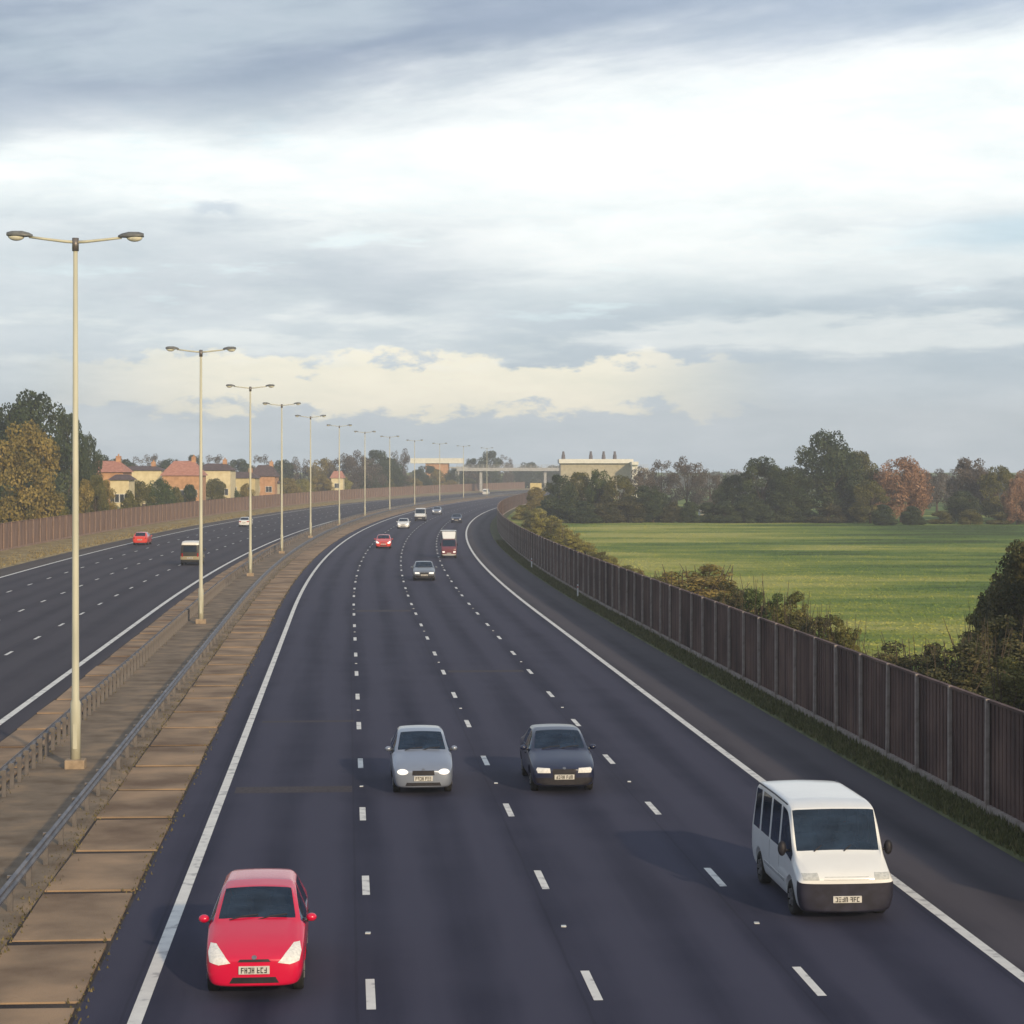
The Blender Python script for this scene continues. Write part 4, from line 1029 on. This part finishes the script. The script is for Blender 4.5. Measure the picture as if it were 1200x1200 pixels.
# overbridge
def bridge(Y):
    g=empty('road_bridge',(0,Y,0)); X0,X1=(535-600)*Y/F,(760-600)*Y/F; z1=ZT(548,Y); z0=z1-1.3
    bm=bmesh.new(); bbox(bm,X0,X1,0,9,z0,z1,.05); obj('deck',bm,MB['conc'],g)
    bm=bmesh.new()
    for yy in (.15,8.85):
        for z in (.5,1.0): bbox(bm,X0,X1,yy-.04,yy+.04,z1+z-.05,z1+z+.05)
        x=X0
        while x<X1: bbox(bm,x-.04,x+.04,yy-.03,yy+.03,z1-.01,z1+1.0); x+=2.0
    obj('railing',bm,MB['conc'],g)
    for off in (-29,-4.5,19.5):
        px=P(Y,off).x
        bm=bmesh.new(); bbox(bm,px-.5,px+.5,1.5,7.5,-.2,z0+.02,.05); obj('pier',bm,MB['conc'],g)
    bm=bmesh.new(); bbox(bm,X0-.5,X0+1,0.4,8.6,-.2,z0-.01); obj('abutment',bm,MB['conc'],g)
    bm=bmesh.new(); bbox(bm,X1-1,X1+.5,0.4,8.6,-.2,z0-.01); obj('abutment',bm,MB['conc'],g)
    tag(g,'pale concrete road bridge crossing the motorway in the distance','bridge')
bridge(790)
# cream sign above the golden scrub
Y=440; g=empty('road_sign',PX(628,Y)); bm=bmesh.new(); bbox(bm,-1.2,1.2,-.04,.04,ZT(573,Y),ZT(566,Y),.01); obj('panel',bm,MB['yellow'],g)
for s in (-1,1):
    bm=bmesh.new(); bbox(bm,s*.8-.06,s*.8+.06,.045,.16,-.2,ZT(567,Y)); obj('post',bm,M['galv'],g)
tag(g,'pale yellow board on two posts above the golden scrub','sign')

# ------------------------------------------------------------------ sky, light
SUN_EL, SUN_AZ = 18.0, 154.0      # azimuth clockwise from +Y: behind the camera, to the right
w=bpy.data.worlds.new('World'); S.world=w; w.use_nodes=True; nt=w.node_tree; nt.nodes.clear(); L=nt.links.new
def V(x): return x
def mth(op,a,b=None,c=None,clamp=False):
    n=N(nt,'ShaderNodeMath',operation=op); n.use_clamp=clamp
    for i,v in enumerate((a,b,c)):
        if v is None: continue
        if isinstance(v,(int,float)): n.inputs[i].default_value=v
        else: L(v,n.inputs[i])
    return n.outputs[0]
def sstep(x,a,b):
    n=N(nt,'ShaderNodeMapRange',interpolation_type='SMOOTHSTEP'); L(x,n.inputs['Value'])
    for k,v in (('From Min',a),('From Max',b)):
        if isinstance(v,(int,float)): n.inputs[k].default_value=v
        else: L(v,n.inputs[k])
    return n.outputs[0]
def mixc(f,a,b):
    n=N(nt,'ShaderNodeMix',data_type='RGBA')
    L(f,n.inputs['Factor']) if not isinstance(f,(int,float)) else setattr(n.inputs['Factor'],'default_value',f)
    for k,v in (('A',a),('B',b)):
        if isinstance(v,tuple): n.inputs[k].default_value=(*v,1)
        else: L(v,n.inputs[k])
    return n.outputs['Result']
tc=N(nt,'ShaderNodeTexCoord'); sp=N(nt,'ShaderNodeSeparateXYZ'); L(tc.outputs['Generated'],sp.inputs[0])
az=mth('ARCTAN2',sp.outputs[0],sp.outputs[1]); el=mth('ARCSINE',sp.outputs[2])
def wn(sx,sy,scale,det,off=0,dist=0.,rough=.55,tilt=0.):
    cb=N(nt,'ShaderNodeCombineXYZ'); L(mth('MULTIPLY',az,sx),cb.inputs[0]); 
    e2=mth('MULTIPLY_ADD',az,-tilt,el)
    L(mth('MULTIPLY',e2,sy),cb.inputs[1]); cb.inputs[2].default_value=off
    n=N(nt,'ShaderNodeTexNoise'); n.inputs['Scale'].default_value=scale; n.inputs['Detail'].default_value=det; n.inputs['Distortion'].default_value=dist; n.inputs['Roughness'].default_value=rough
    L(cb.outputs[0],n.inputs['Vector']); return n.outputs['Fac']
def srgb(r,g,b): return tuple(((c/255+.055)/1.055)**2.4 if c>10 else c/3294 for c in (r,g,b))
streak=wn(7,36,1.0,10,3.1,.12,.55); fine=wn(16,80,1.0,9,8.2,.12,.58); big=wn(3,9,1.0,5,1.4,.5)
diag=wn(5,26,1.0,10,5.5,.1,.55,tilt=.14)
def box(c,wd,s,x):   # soft bump around c
    d=mth('ABSOLUTE',mth('SUBTRACT',x,c)); return mth('SUBTRACT',1.0,sstep(d,wd,wd+s))
# base by elevation: grey-blue at the horizon, bright white above
elw=mth('ADD',el,mth('MULTIPLY',mth('SUBTRACT',streak,.5),.05))
base=mixc(sstep(elw,-.005,.035),srgb(190,202,210),srgb(198,209,216))
base=mixc(sstep(elw,.04,.12),base,srgb(233,240,240))
base=mixc(sstep(elw,.10,.15),base,srgb(246,251,250))
# mid-level grey streaks
fs_=mth('MULTIPLY',sstep(streak,.47,.60),mth('MULTIPLY',sstep(el,.015,.045),mth('SUBTRACT',1.0,sstep(el,.105,.135))))
base=mixc(mth('MULTIPLY',fs_,.62),base,srgb(180,193,203))
# grey bank on the left, mid height
lb=mth('MULTIPLY',box(.092,.010,.025,mth('ADD',el,mth('ADD',mth('MULTIPLY',mth('SUBTRACT',big,.5),.06),mth('MULTIPLY',mth('SUBTRACT',fine,.5),.05)))),mth('SUBTRACT',1.0,sstep(az,-.05,.03)))
base=mixc(mth('MULTIPLY',lb,.55),base,srgb(184,194,204))
rb=mth('MULTIPLY',box(.062,.008,.022,mth('ADD',el,mth('MULTIPLY',mth('SUBTRACT',diag,.5),.05))),sstep(az,-.04,.04))
base=mixc(mth('MULTIPLY',rb,.6),base,srgb(172,188,200))
# bright turquoise-white gaps
gp=mth('MULTIPLY',sstep(fine,.55,.68),mth('MULTIPLY',sstep(el,.05,.08),mth('SUBTRACT',1.0,sstep(el,.16,.2))))
base=mixc(mth('MULTIPLY',gp,.45),base,srgb(230,248,251))
# greyer white on the left, under the slate cloud
lw_=mth('MULTIPLY',mth('SUBTRACT',1.0,sstep(az,-.22,-.02)),sstep(wn(9,40,1,9,12.3,.1,.6),.38,.58))
base=mixc(mth('MULTIPLY',lw_,.45),base,srgb(214,224,228))
# one small dark scrap of cloud
sc=mth('MULTIPLY',box(-.136,.004,.012,mth('ADD',az,mth('MULTIPLY',mth('SUBTRACT',diag,.5),.06))),box(.121,.001,.006,mth('ADD',el,mth('MULTIPLY',mth('SUBTRACT',wn(30,60,1,6,4.4,.1,.6),.5),.03))))
base=mixc(mth('MULTIPLY',sc,.6),base,srgb(178,192,206))
# creamy cloud bank low down
bankT=mth('ADD',el,mth('MULTIPLY',mth('SUBTRACT',wn(38,85,1,9,2.2,.1,.6),.5),.045))
cb_=mth('MULTIPLY',box(.040,.009,.006,bankT),mth('MULTIPLY',sstep(az,-.25,-.12),mth('SUBTRACT',1.0,sstep(az,.03,.14))))
base=mixc(mth('MULTIPLY',cb_,.9),base,srgb(250,244,222))
# thin bright strips
ts=mth('MULTIPLY',box(.063,.002,.010,mth('ADD',el,mth('MULTIPLY',mth('SUBTRACT',fine,.5),.04))),sstep(streak,.40,.5))
base=mixc(mth('MULTIPLY',ts,.55),base,srgb(242,246,243))
# dark slate cloud over the top, edge rising to the right
edge=mth('MULTIPLY_ADD',az,.11,.180)
up=mth('SUBTRACT',mth('ADD',el,mth('MULTIPLY',mth('SUBTRACT',diag,.5),.085)),edge)
up=mth('ADD',up,mth('MULTIPLY',mth('SUBTRACT',big,.5),.03))
upm=sstep(up,-.022,.022)
dk=mixc(sstep(diag,.38,.64),srgb(144,158,178),srgb(180,192,203))
dk=mixc(sstep(az,-.1,.25),dk,srgb(172,186,204))
base=mixc(upm,base,dk)
glow=mth('MULTIPLY',box(.145,.02,.05,el),box(.06,.05,.14,az)); base=mixc(mth('MULTIPLY',mth('MULTIPLY',glow,mth('SUBTRACT',1.0,upm)),.6),base,srgb(252,255,253))
# blue gaps at the far right
bg_=mth('MULTIPLY',box(.108,.004,.012,mth('ADD',el,mth('MULTIPLY',mth('SUBTRACT',streak,.5),.03))),sstep(az,.15,.24))
base=mixc(mth('MULTIPLY',bg_,.7),base,srgb(182,208,222))
# high cover out of view: broken
base=mixc(sstep(el,.3,.6),base,mixc(sstep(big,.4,.6),srgb(165,178,200),srgb(215,222,228)))
tex=wn(12,44,1.0,10,21.0,.1,.65)
tm=mth('MULTIPLY',mth('SUBTRACT',tex,.5),1.0)
vm_=N(nt,'ShaderNodeMix',data_type='RGBA'); vm_.blend_type='MULTIPLY'; vm_.inputs['Factor'].default_value=1
cbn=N(nt,'ShaderNodeCombineColor'); 
for k_,g_ in enumerate((.55,.42,.36)): L(mth('MULTIPLY_ADD',tm,g_,1.0),cbn.inputs[k_])
L(base,vm_.inputs['A']); L(cbn.outputs[0],vm_.inputs['B']); base=vm_.outputs['Result']
sky=N(nt,'ShaderNodeTexSky',sky_type='NISHITA'); sky.sun_disc=False; sky.sun_elevation=R(SUN_EL); sky.sun_rotation=R(SUN_AZ); sky.dust_density=2
b1=N(nt,'ShaderNodeBackground'); L(sky.outputs[0],b1.inputs['Color']); b1.inputs['Strength'].default_value=.10
b2=N(nt,'ShaderNodeBackground'); L(base,b2.inputs['Color']); b2.inputs['Strength'].default_value=1.2
mx=N(nt,'ShaderNodeMixShader'); L(b1.outputs[0],mx.inputs[1]); L(b2.outputs[0],mx.inputs[2])
cover=mth('SUBTRACT',1.0,mth('MULTIPLY',sstep(el,.3,.8),.4)); 
L(mth('MULTIPLY',cover,.93),mx.inputs[0])
out=N(nt,'ShaderNodeOutputWorld'); L(mx.outputs[0],out.inputs['Surface'])

sl=bpy.data.lights.new('sun','SUN'); sl.energy=3.7; sl.angle=R(1.5); sl.color=(1,.77,.48)
so=link(bpy.data.objects.new('sun',sl))
a=R(SUN_AZ); e=R(SUN_EL); d=Vector((math.sin(a)*math.cos(e),math.cos(a)*math.cos(e),math.sin(e)))
so.rotation_euler=d.to_track_quat('Z','Y').to_euler(); so.location=d*50

# haze
HAZE=True
if HAZE:
    bm=bmesh.new(); bbox(bm,-700,700,-60,1180,-1.2,40)
    hm=bpy.data.materials.new('haze'); hm.use_nodes=True; n2=hm.node_tree; n2.nodes.clear()
    pv=n2.nodes.new('ShaderNodeVolumePrincipled'); pv.inputs['Color'].default_value=(.86,.9,.96,1); pv.inputs['Density'].default_value=.00050; pv.inputs['Anisotropy'].default_value=.1
    ou=n2.nodes.new('ShaderNodeOutputMaterial'); n2.links.new(pv.outputs[0],ou.inputs['Volume'])
    o=obj('haze',bm,hm); tag(o,'thin pale haze in the air','haze',kind='stuff')

# ------------------------------------------------------------------ camera
cd=bpy.data.cameras.new('camera'); cam=link(bpy.data.objects.new('camera',cd)); S.camera=cam
cam.location=(0,0,HC); cam.rotation_euler=(R(90),0,0)
cd.sensor_width=36; cd.sensor_fit='HORIZONTAL'; cd.lens=36*F/1200; cd.shift_y=-50/1200; cd.clip_end=9000; cd.clip_start=.1
S.view_settings.view_transform='Standard'; S.view_settings.look='None'; S.view_settings.exposure=0; S.view_settings.gamma=1
S.render.engine='CYCLES'
